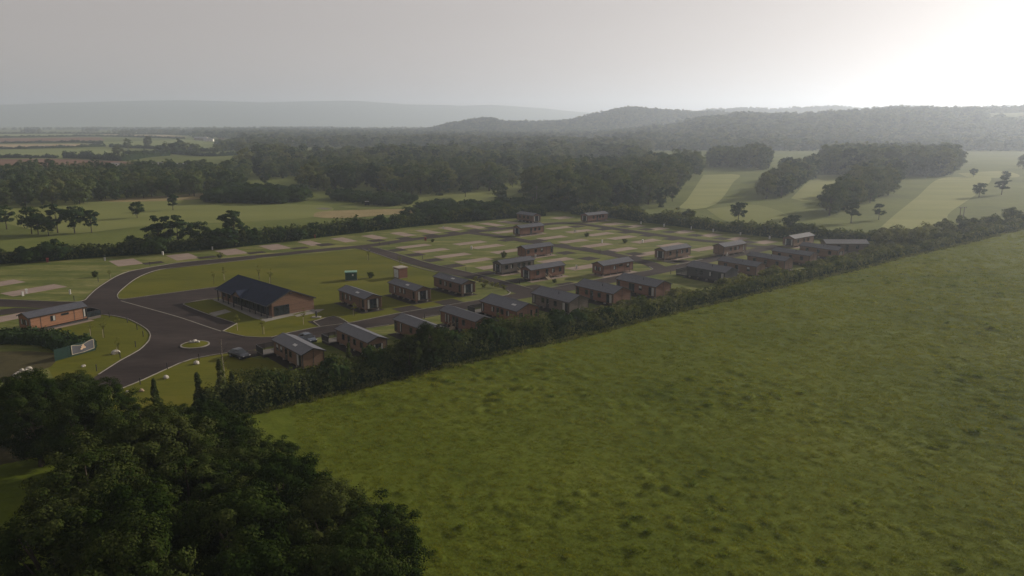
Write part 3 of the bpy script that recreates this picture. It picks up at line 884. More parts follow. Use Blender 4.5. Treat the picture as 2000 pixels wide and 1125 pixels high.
    if front == 'glazed':
        gw = 2 * bw * 0.72
        window(r, gx, 0, floor + 0.08, gw, 2.05, n_, 'both', 'glazed_doors', 'trim', 'glass_blue', mull=3)
        # raking frame of the recessed porch
        for sgn in (-1, 1):
            MB().box(min(gx, gx + g * 0.2), max(gx, gx + g * 0.2), sgn * bw - 0.12, sgn * bw + 0.12, floor, top - 0.05).build('porch_post', M['clad_' + clad], r)
    elif front == 'windows':
        window(r, gx, -bw * 0.35, floor + 0.8, 1.0, 1.1, n_, 'right')
        window(r, gx, bw * 0.35, floor + 0.8, 1.0, 1.1, n_, 'left')
    elif front == 'one':
        window(r, gx, 0.1, floor + 0.75, 1.9, 1.1, n_, 'both', mull=1)
    elif front == 'bedrooms':
        window(r, gx, -bw * 0.62, floor + 0.8, 0.9, 1.1, n_)
        window(r, gx, bw * 0.30, floor + 0.8, 0.5, 1.3, n_)
        window(r, gx, bw * 0.78, floor + 0.5, 0.6, 1.6, n_)
    if front in ('plain', 'bedrooms'):
        MB().box(min(gx, gx + g * 0.025), max(gx, gx + g * 0.025), -0.05, 0.05, floor, eave + rise * 0.75).build('joint_strip', M['trim'], r)
    for wv in wins:
        kind, t = wv[0], wv[1]
        x = g * (bl - t * 2 * bl)
        cur = wv[2] if len(wv) > 2 else None
        if kind == 'd':
            door(r, x, -bw, floor + 0.05, (0, -1))
        elif kind == 'w':
            window(r, x, -bw, floor + 0.85, 0.95, 1.1, (0, -1), cur)
        elif kind == 't':
            window(r, x, -bw, floor + 0.35, 0.7, 1.7, (0, -1), cur)
        elif kind == 'p':
            window(r, x, -bw, floor + 0.1, 1.7, 2.0, (0, -1), cur, 'patio_doors', 'trim', 'glass_blue', mull=1)
        elif kind == 's':
            window(r, x, -bw, floor + 1.55, 1.5, 0.42, (0, -1), cur)
        elif kind == 'j':
            MB().box(x - 0.05, x + 0.05, -bw - 0.022, -bw, floor, top - 0.06).build('joint_strip', M['trim'], r)
    for t in (0.3, 0.7):                                            # far long side
        window(r, g * (bl - t * 2 * bl), bw, floor + 0.85, 0.95, 1.1, (0, 1), 'left')
    if decks:
        end, l, wd, gl = decks
        x0, x1 = (gx + g * 0.03, gx + g * l) if end == 'gable' else (-gx - g * l, -gx - g * 0.03)
        if end == 'side':
            deck(r, -g * bl * 0.2, g * bl * 0.9, -bw - l, -bw - 0.03, floor, 'y1', gl) if g > 0 else deck(r, g * bl * 0.9, -g * bl * 0.2, -bw - l, -bw - 0.03, floor, 'y1', gl)
        else:
            lo, hi = min(x0, x1), max(x0, x1)
            inner = 'x0' if abs(lo) < abs(hi) else 'x1'
            deck(r, lo, hi, -bw - (wd or 0), bw, floor, inner, gl)
    if steps_at is not None:
        steps(r, g * (bl - steps_at * 2 * bl), -bw, floor + 0.05, (0, -1))
    return r

RZ_B = math.atan2(-V.y, -V.x)       # local +x towards the meadow, gable +1 shows
RZ_C = math.atan2(U.y, U.x)         # local +x away along the road, gable -1 shows
EZ = 2.95
def E2(px, py, z=EZ):
    return P(px, py, z)

# rows: near eave corner (survey), length, width, label, options
A = dict(clad='brown', roof='roof_slate', front='glazed', flue=False)
lodge(E2(712, 584.4), RZ_B, 12.1, 4.2, 1, 'brown lodge with glazed gable next to the dark-roofed clubhouse', sky=1.0, wins=[('t', 0.08), ('j', 0.2), ('w', 0.56, 'left'), ('w', 0.72, 'left'), ('t', 0.86)], **A)
lodge(E2(811.6, 568.4), RZ_B, 12.0, 4.1, 1, 'brown lodge with glazed gable in front of the brick kiosk', sky=1.0, wins=[('t', 0.08), ('j', 0.2), ('w', 0.42, 'left'), ('w', 0.56, 'left'), ('t', 0.78, 'left')], **A)
lodge(E2(902, 555.2), RZ_B, 12.0, 4.0, 1, 'brown lodge with glazed gable beside the bed of young shrubs', sky=1.0, wins=[('t', 0.08), ('w', 0.40), ('w', 0.58, 'left'), ('w', 0.76)], **A)
B = dict(clad='brown', roof='roof_grey')
lodge(E2(589, 694), RZ_B, 12.0, 4.2, 1, 'brown lodge with ribbed grey roof and black deck nearest the dark car', decks=('far', 3.0, 1.9, False), wins=[('p', 0.12, 'left'), ('w', 0.4), ('d', 0.55), ('w', 0.72, 'blind'), ('w', 0.86, 'blind')], front='plain', clad='tan', roof='roof_grey', flue=False, sky=1.2, courses=9)
lodge(E2(718, 670), RZ_B, 12.0, 4.1, 1, 'brown lodge with wide curtained gable window behind the front hedge', decks=('far', 2.8, 1.6, False), wins=[('w', 0.2), ('w', 0.42), ('d', 0.6), ('w', 0.78)], front='one', clad='tan', roof='roof_grey', flue=False, courses=9)
lodge(E2(836, 648.5), RZ_B, 12.1, 4.1, 1, 'dark brown lodge half hidden by the tall ivy bush in the hedge', wins=[('w', 0.3), ('w', 0.5), ('t', 0.80, 'left'), ('j', 0.9), ('t', 0.96)], front='plain', flue=False, courses=9, clad='brown', roof='roof_grey')
lodge(E2(929, 629), RZ_B, 12.1, 4.1, 1, 'brown lodge with timber side steps and plain gable above the hedge', steps_at=0.62, wins=[('j', 0.12), ('w', 0.34), ('d', 0.52), ('d', 0.62), ('t', 0.76, 'left'), ('t', 0.84, 'left')], front='plain', flue=False, clad='red', roof='roof_grey')
lodge(E2(1009, 608.6), RZ_B, 12.0, 6.3, 1, 'wide red-brown lodge with slit gable windows and black deck', decks=('far', 2.6, 1.6, False), wins=[('w', 0.24, 'right'), ('w', 0.40), ('d', 0.52), ('w', 0.66, 'left'), ('t', 0.95, 'left')], front='bedrooms', clad='red', roof='roof_slate', flue=False, sky=3.2)
lodge(E2(1111.6, 591.2), RZ_B, 12.1, 6.1, 1, 'wide grey-brown lodge with paler gable beside the black-decked lodge', wins=[('p', 0.1, 'left'), ('w', 0.36), ('d', 0.57), ('w', 0.70), ('t', 0.94, 'left')], clad='grey', roof='roof_slate')
lodge(E2(1198, 574.4), RZ_B, 12.1, 6.1, 1, 'wide brown lodge with curtained patio doors, second left of the bare-lawn gap', wins=[('p', 0.1, 'right'), ('w', 0.36), ('d', 0.56), ('w', 0.70), ('t', 0.94)], clad='red', roof='roof_slate')
lodge(E2(1281, 561), RZ_B, 12.4, 5.8, 1, 'wide brown lodge left of the grassy gap in the front row', wins=[('p', 0.1, 'right'), ('w', 0.38, 'blind'), ('p', 0.6), ('t', 0.94)], clad='red', roof='roof_slate')
lodge(E2(1417, 533), RZ_B, 12.2, 5.6, 1, 'dark lodge with black fenced deck right of the grassy gap', decks=('far', 3.4, 0.0, False), wins=[('p', 0.1, 'right'), ('w', 0.36, 'left'), ('w', 0.6), ('d', 0.74)], clad='dark', roof='roof_slate')
lodge(E2(1478, 521), RZ_B, 12.2, 4.6, 1, 'grey-roofed lodge directly behind the dark decked lodge', wins=[('w', 0.2, 'blind'), ('w', 0.5), ('w', 0.8)], clad='tan', roof='roof_slate')
lodge(E2(1534, 510), RZ_B, 12.1, 4.4, 1, 'grey-roofed lodge third from the far end of the hedge row', wins=[('w', 0.2), ('w', 0.5), ('w', 0.8)], clad='brown', roof='roof_slate')
lodge(E2(1582, 500), RZ_B, 12.1, 4.4, 1, 'grey-roofed lodge second from the far end of the hedge row', wins=[('w', 0.2), ('w', 0.5), ('w', 0.8)], clad='tan', roof='roof_slate')
lodge(E2(1637, 489.5), RZ_B, 12.4, 4.4, 1, 'grey-roofed lodge with two gable windows at the far end of the hedge row', wins=[('w', 0.2), ('w', 0.5), ('w', 0.8)], clad='tan', roof='roof_slate', front='windows')
a14, b14 = Vector(P(1613, 475.8, EZ)), Vector(P(1698.4, 476.2, EZ))
d14 = (b14 - a14)
lodge(tuple(a14), math.atan2(d14.y, d14.x), d14.length, 5.0, -1, 'pale-roofed lodge lying lengthwise at the far hedge corner', wins=[('w', 0.3), ('d', 0.5), ('w', 0.75)], clad='grey', roof='roof_pale', flue=False)
# rows in the park
lodge(E2(980, 516.4), RZ_C, 11.6, 3.9, -1, 'grey weathered lodge left of the red-brown lodge with steps', steps_at=0.52, wins=[('w', 0.14), ('w', 0.30, 'left'), ('d', 0.52), ('w', 0.68), ('w', 0.85)], clad='grey', roof='roof_slate', front='glazed', flue=False)
lodge(E2(1036.4, 528), RZ_C, 12.1, 4.0, -1, 'red-brown lodge with side steps and glazed gable by the road junction', steps_at=0.47, wins=[('j', 0.1), ('w', 0.2), ('d', 0.47), ('w', 0.66, 'left'), ('w', 0.87), ('j', 0.96)], clad='red', roof='roof_slate', front='glazed', flue=False)
lodge(E2(1026, 486.6), RZ_C, 11.5, 4.0, -1, 'red-brown lodge with plain gable above the grey weathered lodge', wins=[('w', 0.1), ('w', 0.36), ('w', 0.58, 'blind'), ('j', 0.75), ('t', 0.94)], clad='red', roof='roof_slate', flue=False)
lodge(E2(1178, 519.4), RZ_C, 12.0, 4.3, -1, 'red-brown lodge with slit side window on the curved corner plot', wins=[('j', 0.25), ('w', 0.38, 'left'), ('j', 0.47), ('s', 0.58), ('j', 0.72), ('w', 0.82, 'blind'), ('j', 0.88)], clad='red', roof='roof_slate', front='windows', flue=False)
lodge(E2(1016.4, 445.6), RZ_C, 11.5, 4.2, -1, 'brown lodge with glazed gable in the far middle of the park', wins=[('j', 0.06), ('d', 0.45), ('w', 0.62), ('w', 0.8)], clad='red', roof='roof_slate', front='glazed', flue=False)
lodge(E2(1041, 421.5, EZ), RZ_B, 10.5, 4.2, 1, 'shaded dark brown lodge against the far wood corner', wins=[('w', 0.3), ('w', 0.55), ('w', 0.8)], clad='brown', roof='roof_slate', front='glazed', flue=False)
lodge(E2(1148.4, 421), RZ_C, 11.8, 4.2, -1, 'red-brown lodge with four small windows at the far hedge', wins=[('w', 0.28), ('d', 0.47), ('w', 0.6), ('w', 0.76)], clad='red', roof='roof_grey', front='glazed', flue=False)
lodge(E2(1299.4, 490.4), RZ_C, 12.2, 4.0, -1, 'tan lodge with glazed gable and curtained doors right of park centre', wins=[('j', 0.08), ('w', 0.2), ('d', 0.46), ('w', 0.66, 'left'), ('w', 0.86)], clad='tan', roof='roof_slate', front='glazed', flue=False)
lodge(E2(1414.6, 482.6), RZ_C, 11.8, 4.2, -1, 'tan lodge with plain brown gable facing the dark decked lodge', wins=[('w', 0.3), ('w', 0.5), ('w', 0.64, 'left'), ('t', 0.9, 'left')], clad='tan', roof='roof_grey', flue=False)
lodge(E2(1552, 466.5), RZ_C, 12.4, 4.2, -1, 'tan lodge with curtained glazed gable behind the hedge row end', wins=[('w', 0.2), ('d', 0.5), ('w', 0.72)], clad='tan', roof='roof_pale', front='glazed', flue=False)
# red lodge by the entrance
q0, q1 = Vector(P(54, 622, EZ)), Vector(P(172, 598, EZ))
d0 = q1 - q0
lodge(tuple(q0), math.atan2(d0.y, d0.x), d0.length, 4.1, -1, 'bright orange-brown lodge with glass-railed deck beside the entrance road', decks=('far', 2.8, 0.0, True),
      wins=[('j', 0.02), ('j', 0.19), ('w', 0.40, 'right'), ('s', 0.61), ('j', 0.77), ('j', 0.93), ('t', 0.965, 'left')], clad='orange', roof='roof_slate', front='windows', flue=False, skirt=True)

# ------------------------------------------------------------------ clubhouse
cb = Vector(P(520, 598.4, 2.7)); ca = Vector(P(419.4, 564.4, 2.7)); cc = Vector(P(619.4, 582, 2.7))
dv_ = (cb - ca)
rzc = math.atan2(dv_.y, dv_.x)
CL, CW = dv_.length, abs((cc - cb).dot(Vector((-math.sin(rzc), math.cos(rzc)))))
ccx = ca + dv_ * 0.5 + Vector((-math.sin(rzc), math.cos(rzc))) * CW / 2
club = empty('clubhouse', (ccx.x, ccx.y, 0), rzc, 'large brown clubhouse with dark slate roof, porch gable and glass front', 'clubhouse')
hl, hwid = CL / 2, CW / 2
CE, CR = 2.7, 2.45
sl = CR / hwid
wl_, wy0, wy1 = hl - 0.18, -hwid + 1.3, hwid - 0.4
wallp = [(wy0, 0.0), (wy1, 0.0), (wy1, CE + sl * 0.4 - 0.12), (0, CE + CR - 0.15), (wy0, CE + sl * 1.3 - 0.12)]
MB().prism(wallp, -wl_, wl_).build('wall', M['clad_club'], club)
MB().box(-wl_ - 0.04, wl_ + 0.04, wy0 - 0.04, wy1 + 0.04, 0.0, 0.22).build('plinth', M['stone_wall'], club)
rf = MB()
nc = 22
for sgn in (-1, 1):
    for k in range(nc):
        t0, t1 = k / nc, (k + 1) / nc
        ya, yb, za, zb = sgn * hwid * (1 - t0), sgn * hwid * (1 - t1), CE + CR * t0, CE + CR * t1
        rf.add([(-hl, ya, za + 0.03), (hl, ya, za + 0.03), (hl, yb, zb), (-hl, yb, zb), (-hl, ya, za - 0.1), (hl, ya, za - 0.1), (hl, yb, zb - 0.1), (-hl, yb, zb - 0.1)],
               [(0, 1, 2, 3), (4, 5, 6, 7), (0, 1, 5, 4), (0, 3, 7, 4), (1, 2, 6, 5)])
cro = rf.build('roof', M['roof_black'], club)
MB().prism([(-0.18, CE + CR - 0.01), (0, CE + CR + 0.09), (0.18, CE + CR - 0.01)], -hl - 0.02, hl + 0.02).build('ridge_cap', M['roof_black'], cro)
for ex in (-1, 1):
    for sgn in (-1, 1):
        x0 = ex * (hl + 0.015)
        MB().add([(x0, sgn * hwid, CE - 0.22), (x0, 0, CE + CR - 0.2), (x0, 0, CE + CR + 0.06), (x0, sgn * hwid, CE + 0.06), (x0 + ex * 0.04, sgn * hwid, CE - 0.22), (x0 + ex * 0.04, 0, CE + CR - 0.2), (x0 + ex * 0.04, 0, CE + CR + 0.06), (x0 + ex * 0.04, sgn * hwid, CE + 0.06)],
                 [(0, 1, 2, 3), (4, 5, 6, 7), (0, 1, 5, 4), (1, 2, 6, 5), (2, 3, 7, 6), (3, 0, 4, 7)]).build('barge_board', M['trim'], cro)
for sgn in (-1, 1):
    MB().box(-hl, hl, sgn * (hwid + 0.07) - 0.06, sgn * (hwid + 0.07) + 0.06, CE - 0.12, CE + 0.02).build('gutter', M['trim'], cro)
# porch: cross gable on the front slope
pxc, pw, ph = -hl + CL * 0.46, 2.3, 1.25
pf = -hwid - 0.35
yb = -hwid + ph / sl
m = MB()
for sgn in (-1, 1):
    m.add([(pxc + sgn * pw, pf, CE + 0.02), (pxc, pf, CE + ph + 0.02), (pxc, yb + 0.25, CE + ph + 0.02), (pxc + sgn * pw, -hwid + 0.05, CE + 0.02),
           (pxc + sgn * pw, pf, CE - 0.08), (pxc, pf, CE + ph - 0.08), (pxc, yb + 0.25, CE + ph - 0.08), (pxc + sgn * pw, -hwid + 0.05, CE - 0.08)],
          [(0, 1, 2, 3), (4, 5, 6, 7), (0, 1, 5, 4), (1, 2, 6, 5), (2, 3, 7, 6), (3, 0, 4, 7)])
porch = m.build('porch_roof', M['roof_black'], club)
MB().add([(pxc - pw + 0.3, pf + 0.2, CE - 0.02), (pxc + pw - 0.3, pf + 0.2, CE - 0.02), (pxc, pf + 0.2, CE + ph - 0.12), (pxc - pw + 0.3, pf + 0.26, CE - 0.02), (pxc + pw - 0.3, pf + 0.26, CE - 0.02), (pxc, pf + 0.26, CE + ph - 0.12)],
         [(0, 1, 2), (3, 4, 5), (0, 1, 4, 3), (1, 2, 5, 4), (2, 0, 3, 5)]).build('porch_gable', M['clad_brown'], porch)
for sgn in (-1, 1):
    obj('porch_post', box_mesh(0.2, 0.2, CE - 0.05, M['trim'], 'porch_post'), porch, (pxc + sgn * (pw - 0.45), pf + 0.3, 0))
for k in range(10):                                                 # posts under the front eave
    x = -hl + 0.6 + k * (CL - 1.2) / 9
    if abs(x - pxc) > pw:
        obj('veranda_post', box_mesh(0.16, 0.16, CE - 0.12, M['trim'], 'veranda_post'), club, (x, -hwid + 0.35, 0))
for k in range(9):                                                  # glass front
    x = -wl_ + 7.2 + k * 1.75
    if x < wl_ - 0.8:
        window(club, x, wy0, 0.24, 1.6, 2.15, (0, -1), None, 'glazed_panel', 'trim', 'glass_blue', mull=1)
for x in (-wl_ + 1.6, -wl_ + 4.0):
    window(club, x, wy0, 1.0, 1.3, 1.1, (0, -1), None)
window(club, wl_, wy0 + 2.15, 0.24, 3.5, 2.1, (1, 0), None, 'glazed_panel', 'trim', 'glass_blue', mull=2)
for x in (-6, 0, 6):
    window(club, x, wy1, 1.0, 1.3, 1.1, (0, 1), None)
MB().box(wl_ - 0.02, wl_ + 0.2, -0.3, 0.3, CE + CR - 0.75, CE + CR - 0.6).build('floodlight', M['trim'], club)

# ------------------------------------------------------------------ small built things
KIOSK_G = P(782, 543)
kq = P(777.5, 543.5)
k = empty('brick_kiosk', (*P(782.5, 541.5), 0), RZ_C, 'small brick substation kiosk with pale door on the clubhouse lawn', 'kiosk')
MB().box(-1.25, 1.25, -1.35, 1.35, 0, 2.55).build('wall', M['brick'], k)
MB().box(-1.42, 1.42, -1.52, 1.52, 2.55, 2.78).build('roof', M['stone_wall'], k)
dr = MB().box(-1.29, -1.252, -1.0, 1.0, 0.12, 2.2).build('door', M['kiosk_door'], k)
MB().box(-1.31, -1.288, -0.02, 0.02, 0.12, 2.2).build('joint_strip', M['trim'], dr)
MB().box(-1.34, -1.288, 0.1, 0.16, 1.0, 1.25).build('handle', M['trim'], dr)
g = empty('green_cabinet', (*P(686, 546.5), 0), math.radians(12), 'dark green steel equipment cabinet with pale lid on the clubhouse lawn', 'cabinet')
MB().box(-1.5, 1.5, -1.1, 1.1, 0, 0.12).build('plinth', M['stone_wall'], g)
MB().box(-1.45, 1.45, -1.05, 1.05, 0.122, 2.05).build('body', M['green_steel'], g)
MB().prism([(-1.15, 2.052), (1.15, 2.052), (1.15, 2.2), (0, 2.34), (-1.15, 2.2)], -1.55, 1.55).build('lid', M['green_lid'], g)
for x in (-0.72, 0.72):
    d_ = MB().box(x - 0.66, x + 0.66, -1.085, -1.052, 0.25, 1.95).build('door', M['green_steel'], g)
    MB().box(x + 0.45, x + 0.5, -1.12, -1.087, 1.0, 1.25).build('handle', M['trim'], d_)
MB().box(0.25, 0.62, -1.1, -1.088, 1.2, 1.65).build('notice', M['white'], g)

def rock_mesh(seed, mat, sx=1.0, sy=0.8, sz=0.75):
    import bmesh
    r = random.Random(seed)
    bm = bmesh.new()
    bmesh.ops.create_icosphere(bm, subdivisions=2, radius=0.5)
    ax = [Vector((r.gauss(0, 1), r.gauss(0, 1), r.gauss(0, 1))).normalized() for _ in range(7)]
    for v in bm.verts:
        n = v.co.normalized(); k_ = 1.0
        for a in ax:
            d = n.dot(a)
            if d > 0.62: k_ *= 1 - (d - 0.62) * 0.7
        v.co = Vector((n.x * sx, n.y * sy, n.z * sz)) * 0.55 * k_ * r.uniform(0.95, 1.05)
    for v in bm.verts:
        v.co.z = max(v.co.z, -0.12)
    me = bpy.data.meshes.new('boulder'); bm.to_mesh(me); bm.free()
    me.materials.append(mat)
    return me
rocks = [rock_mesh(i, M['boulder']) for i in range(4)] + [rock_mesh(9, M['boulder_brown'])]
def boulder(px, py, size, idx, label, z=0.1, rz=0.0):
    o = obj('boulder', rocks[idx], None, (*P(px, py), z), rz, size)
    return tag(o, label, 'boulder', 'boulders on the lawns')
boulder(226, 691, 1.44, 0, 'tall white boulder on the entrance lawn near the banner', 0.15, 0.5)
boulder(163, 716, 0.79, 1, 'pale boulder on the entrance lawn against the trees', 0.1, 1.5)
boulder(383, 711, 1.15, 2, 'cream boulder on the verge beside the dark car', 0.12, 0.2)
boulder(324, 739, 1.08, 3, 'white boulder half behind an ivy spire on the verge', 0.1, 2.5)
boulder(275, 765, 0.94, 4, 'brown boulder on the verge near the entrance trees', 0.1, 0.8)
boulder(249, 766, 0.65, 3, 'small flat white stone on the verge edge', 0.03, 0.1)
boulder(374, 672, 0.94, 1, 'left white rock of the trio on the round island', 0.35, 0.1)
boulder(381, 671.5, 1.08, 0, 'middle white rock of the trio on the round island', 0.38, 1.1)
boulder(387, 672, 0.79, 2, 'right white rock of the trio on the round island', 0.34, 2.1)
rub = random.Random(3)
for i, (px, py) in enumerate([(32, 738), (38, 735), (44, 733), (52, 730), (57, 727), (60, 733), (36, 742)]):
    boulder(px, py, 1.0, i % 4, '%s piece from the left in the heap of white rubble behind the trees' % ORD[i], 0.4 + 0.15 * (i % 3), i * 0.9)

bol_me = MB().tube([(0, 0, 0), (0, 0, 0.95)], [0.075, 0.075], 8).mesh('post', M['rail'])
bol_cap = MB().tube([(0, 0, 0.95), (0, 0, 1.02), (0, 0, 1.12), (0, 0, 1.15)], [0.06, 0.095, 0.095, 0.04], 8).mesh('lamp_head', M['trim'])
def bollards(pts, what, grp):
    for i, (px, py) in enumerate(pts):
        r = empty('bollard_light', (*P(px, py), 0), 0, '%s black bollard light %s' % (ORD[i], what), 'bollard', grp)
        obj('post', bol_me, r); obj('lamp_head', bol_cap, r)
bollards([(214, 620), (249, 630), (268, 644), (280, 658), (265, 678), (235, 700), (189, 725)], 'from the orange lodge along the entrance lawn kerb', 'bollards round the entrance lawn')
bollards([(389, 703), (327, 721), (274, 751)], 'from the dark car along the verge kerb', 'bollards on the verge')
bollards([(192, 550), (145, 587), (293, 519), (430, 507)], 'from the road bend along the left park plots', 'bollards by the left plots')
bollards([(825, 506), (910, 529), (741, 479), (760, 479)], 'on the plots beside the cross road by the lawn', 'bollards by the cross road')
bollards([(829, 622.5), (1015, 555), (1172, 494), (1361, 462.5), (1310, 536), (955, 454)], 'going away among the central park plots', 'bollards in the park centre')
r = empty('lamp_post', (*P(618, 620), 0), 0, 'thick black post on a white concrete base by the empty bay', 'post')
MB().box(-0.9, 0.9, -0.6, 0.6, 0.0, 0.16).build('base', M['kerb'], r)
MB().tube([(0, 0, 0.16), (0, 0, 1.3)], [0.16, 0.16], 10).build('post', M['rail'], r)

ped_box = MB().box(-0.22, 0.22, -0.16, 0.16, 0, 0.95).mesh('cabinet', M['white'])
ped_lid = MB().prism([(-0.2, 0.952), (0.2, 0.952), (0.2, 1.0), (-0.2, 1.08)], -0.26, 0.26).mesh('lid', M['white'])
for i, (px, py) in enumerate([(137, 574.5), (45, 578), (52, 573), (205, 509.5), (318, 498), (415, 488), (866, 447), (921, 487), (984, 496), (1028, 504.5), (1046, 503.5), (1123, 454), (1255, 474), (1126, 525), (1176, 474), (1350, 448), (1393, 453), (1446, 459.5), (1503, 467), (1419, 500), (1252, 437.5), (1297, 442.5)]):
    lab = '%s small white service cabinet counted from the left of the park' % ORD[i]
    r = empty('service_cabinet', (*P(px, py), 0), random.uniform(0, 6), lab, 'cabinet', 'white service cabinets on the plots')
    obj('cabinet', ped_box, r); obj('lid', ped_lid, r)
for lab, px, py in [('red hydrant marker post at the hedge foot on the far left', 93, 512), ('red marker post at the hedge behind the empty pads', 615, 465), ('red post beside the park road junction', 831, 470)]:
    r = empty('red_post', (*P(px, py), 0), 0.4, lab, 'post')
    MB().box(-0.3, 0.3, -0.22, 0.22, 0, 1.05).build('body', M['red_paint'], r)
    MB().prism([(-0.25, 1.052), (0.25, 1.052), (0, 1.25)], -0.34, 0.34).build('cap', M['red_paint'], r)

# cars
def car(loc, rz, label, paint, hatch=False):
    r = empty('parked_car', (*loc, 0.03), rz, label, 'car', 'parked cars')
    # body as lofted sections along x (front +x)
    secs = [(-2.18, 0.70, 0.42, 0.80), (-2.05, 0.82, 0.26, 0.96), (-1.3, 0.89, 0.22, 1.00), (0.0, 0.91, 0.20, 0.98), (1.0, 0.90, 0.21, 0.93), (1.75, 0.85, 0.24, 0.80), (2.10, 0.72, 0.30, 0.66), (2.2, 0.6, 0.36, 0.58)]
    m = MB(); n = 8
    rings = []
    for x, w, z0, z1 in secs:
        rings.append([(x, -w * 0.92, z0), (x, -w, z0 + 0.18), (x, -w, z1 - 0.22), (x, -w * 0.86, z1), (x, w * 0.86, z1), (x, w, z1 - 0.22), (x, w, z0 + 0.18), (x, w * 0.92, z0)])
    vs2 = [p for rg in rings for p in rg]
    fs2 = [(i * n + j, i * n + (j + 1) % n, (i + 1) * n + (j + 1) % n, (i + 1) * n + j) for i in range(len(rings) - 1) for j in range(n)]
    fs2 += [tuple(range(n)), tuple((len(rings) - 1) * n + j for j in range(n))]
    m.add(vs2, fs2)
    b = m.build('body', M[paint], r, smooth=False)
    tail = -2.0 if hatch else -1.75
    cab = [(tail, 0.70, 0.96, 0.98), (tail + 0.55, 0.66, 0.97, 1.38), (-0.3, 0.66, 0.97, 1.46), (0.35, 0.64, 0.95, 1.38), (1.15, 0.72, 0.90, 0.93)]
    m = MB(); rings = []
    for x, w, z0, z1 in cab:
        wb = 0.80
        rings.append([(x, -wb, z0), (x, -w, z1), (x, w, z1), (x, wb, z0)])
    vs2 = [p for rg in rings for p in rg]
    fs2 = [(i * 4 + j, i * 4 + (j + 1) % 4, (i + 1) * 4 + (j + 1) % 4, (i + 1) * 4 + j) for i in range(4) for j in range(4)] + [(0, 1, 2, 3), (16, 17, 18, 19)]
    m.add(vs2, fs2)
    m.build('cabin_glass', M['glass'], r)
    MB().add([(tail + 0.5, -0.64, 1.36), (tail + 0.5, 0.64, 1.36), (-0.3, 0.655, 1.475), (-0.3, -0.655, 1.475), (0.3, -0.63, 1.40), (0.3, 0.63, 1.40), (tail + 0.5, -0.64, 1.40), (tail + 0.5, 0.64, 1.40), (-0.3, 0.655, 1.51), (-0.3, -0.655, 1.51), (0.3, -0.63, 1.43), (0.3, 0.63, 1.43)],
             [(6, 7, 8, 9), (9, 8, 11, 10), (0, 1, 7, 6), (4, 5, 11, 10), (0, 3, 9, 6), (3, 4, 10, 9), (1, 2, 8, 7), (2, 5, 11, 8)]).build('roof_panel', M[paint], r)
    for x in (-1.35, 1.38):
        for sgn in (-1, 1):
            w = MB().tube([(0, -0.11, 0), (0, 0.11, 0)], [0.33, 0.33], 16).build('wheel', M['tyre'], r)
            w.location = (x, sgn * 0.83, 0.33)
            MB().tube([(0, sgn * 0.112, 0), (0, sgn * 0.125, 0)], [0.21, 0.19], 12).build('rim', M['alloy'], w)
    for sgn in (-1, 1):
        MB().box(2.02, 2.16, sgn * 0.62 - 0.12, sgn * 0.62 + 0.12, 0.60, 0.70).build('headlight', M['lamp_white'], r)
        MB().box(-2.16, -2.06, sgn * 0.66 - 0.12, sgn * 0.66 + 0.12, 0.74, 0.86).build('tail_light', M['lamp_red'], r)
        MB().box(0.75, 0.95, sgn * 0.98 - 0.08, sgn * 0.98 + 0.08, 0.95, 1.08).build('mirror', M[paint], r)
    return r
car(P(468, 698), math.atan2(-V.y, -V.x) + 0.25, 'black saloon car parked by the verge next to the first lodge', 'car_paint')
car(P(601, 667), math.atan2(-V.y, -V.x) + 0.1, 'blue-grey car parked between two front lodges', 'car_paint_blue', True)

# golf buggy
r = empty('golf_buggy', (*P(717, 400.5), -0.1), 0.3, 'small golf buggy with pale roof on the fairway', 'golf buggy')
MB().box(-1.1, 1.1, -0.55, 0.55, 0.3, 0.75).build('body', M['car_paint'], r)
MB().box(-0.7, 0.1, -0.5, 0.5, 0.752, 0.95).build('seat', M['tyre'], r)
MB().box(-0.75, -0.6, -0.5, 0.5, 0.952, 1.3).build('backrest', M['tyre'], r)
MB().box(-1.05, 0.95, -0.62, 0.62, 1.85, 1.93).build('canopy', M['white'], r)
for x in (-0.95, 0.85):
    for y in (-0.55, 0.55):
        MB().tube([(x, y, 0.7), (x, y, 1.86)], [0.03, 0.03], 6).build('canopy_post', M['trim'], r)
        w = MB().tube([(0, -0.1, 0), (0, 0.1, 0)], [0.25, 0.25], 12).build('wheel', M['tyre'], r)
        w.location = (x * 0.85, y, 0.25)

# green mesh fence with a banner
fa, fb = Vector(P(108, 706)), Vector(P(187, 684))
fd = (fb - fa)
FL = fd.length
fr = empty('mesh_fence', (fa.x, fa.y, 0), math.atan2(fd.y, fd.x), 'green mesh fence panel run beside the entrance lawn', 'fence')
nb = max(3, round(FL / 2.4))
for i in range(nb):
    x0, x1 = FL * i / nb, FL * (i + 1) / nb
    MB().box(x0 - 0.03, x0 + 0.03, -0.03, 0.03, 0, 2.15).build('post', M['green_steel'], fr)
    m = MB()
    for kx in range(1, 16):
        x = x0 + (x1 - x0) * kx / 16
        m.box(x - 0.012, x + 0.012, -0.012, 0.012, 0.05, 2.05)
    for kz in range(9):
        z = 0.08 + 0.24 * kz
        m.box(x0 + 0.03, x1 - 0.03, -0.02, 0.02, z, z + 0.03)
    p_ = m.build('mesh_panel', M['green_steel'], fr)
    MB().box(x0 + 0.05, x1 - 0.05, 0.025, 0.04, 0.06, 2.0).build('screen_cloth', M['green_steel'], p_)
MB().box(FL - 0.03, FL + 0.03, -0.03, 0.03, 0, 2.15).build('post', M['green_steel'], fr)
ban = empty('banner', (fa.x, fa.y, 0), math.atan2(fd.y, fd.x), 'dark sagging banner with cream border and pale emblem tied to the green fence', 'banner')
bx0, bx1 = FL * 0.40, FL * 0.97
n = 24
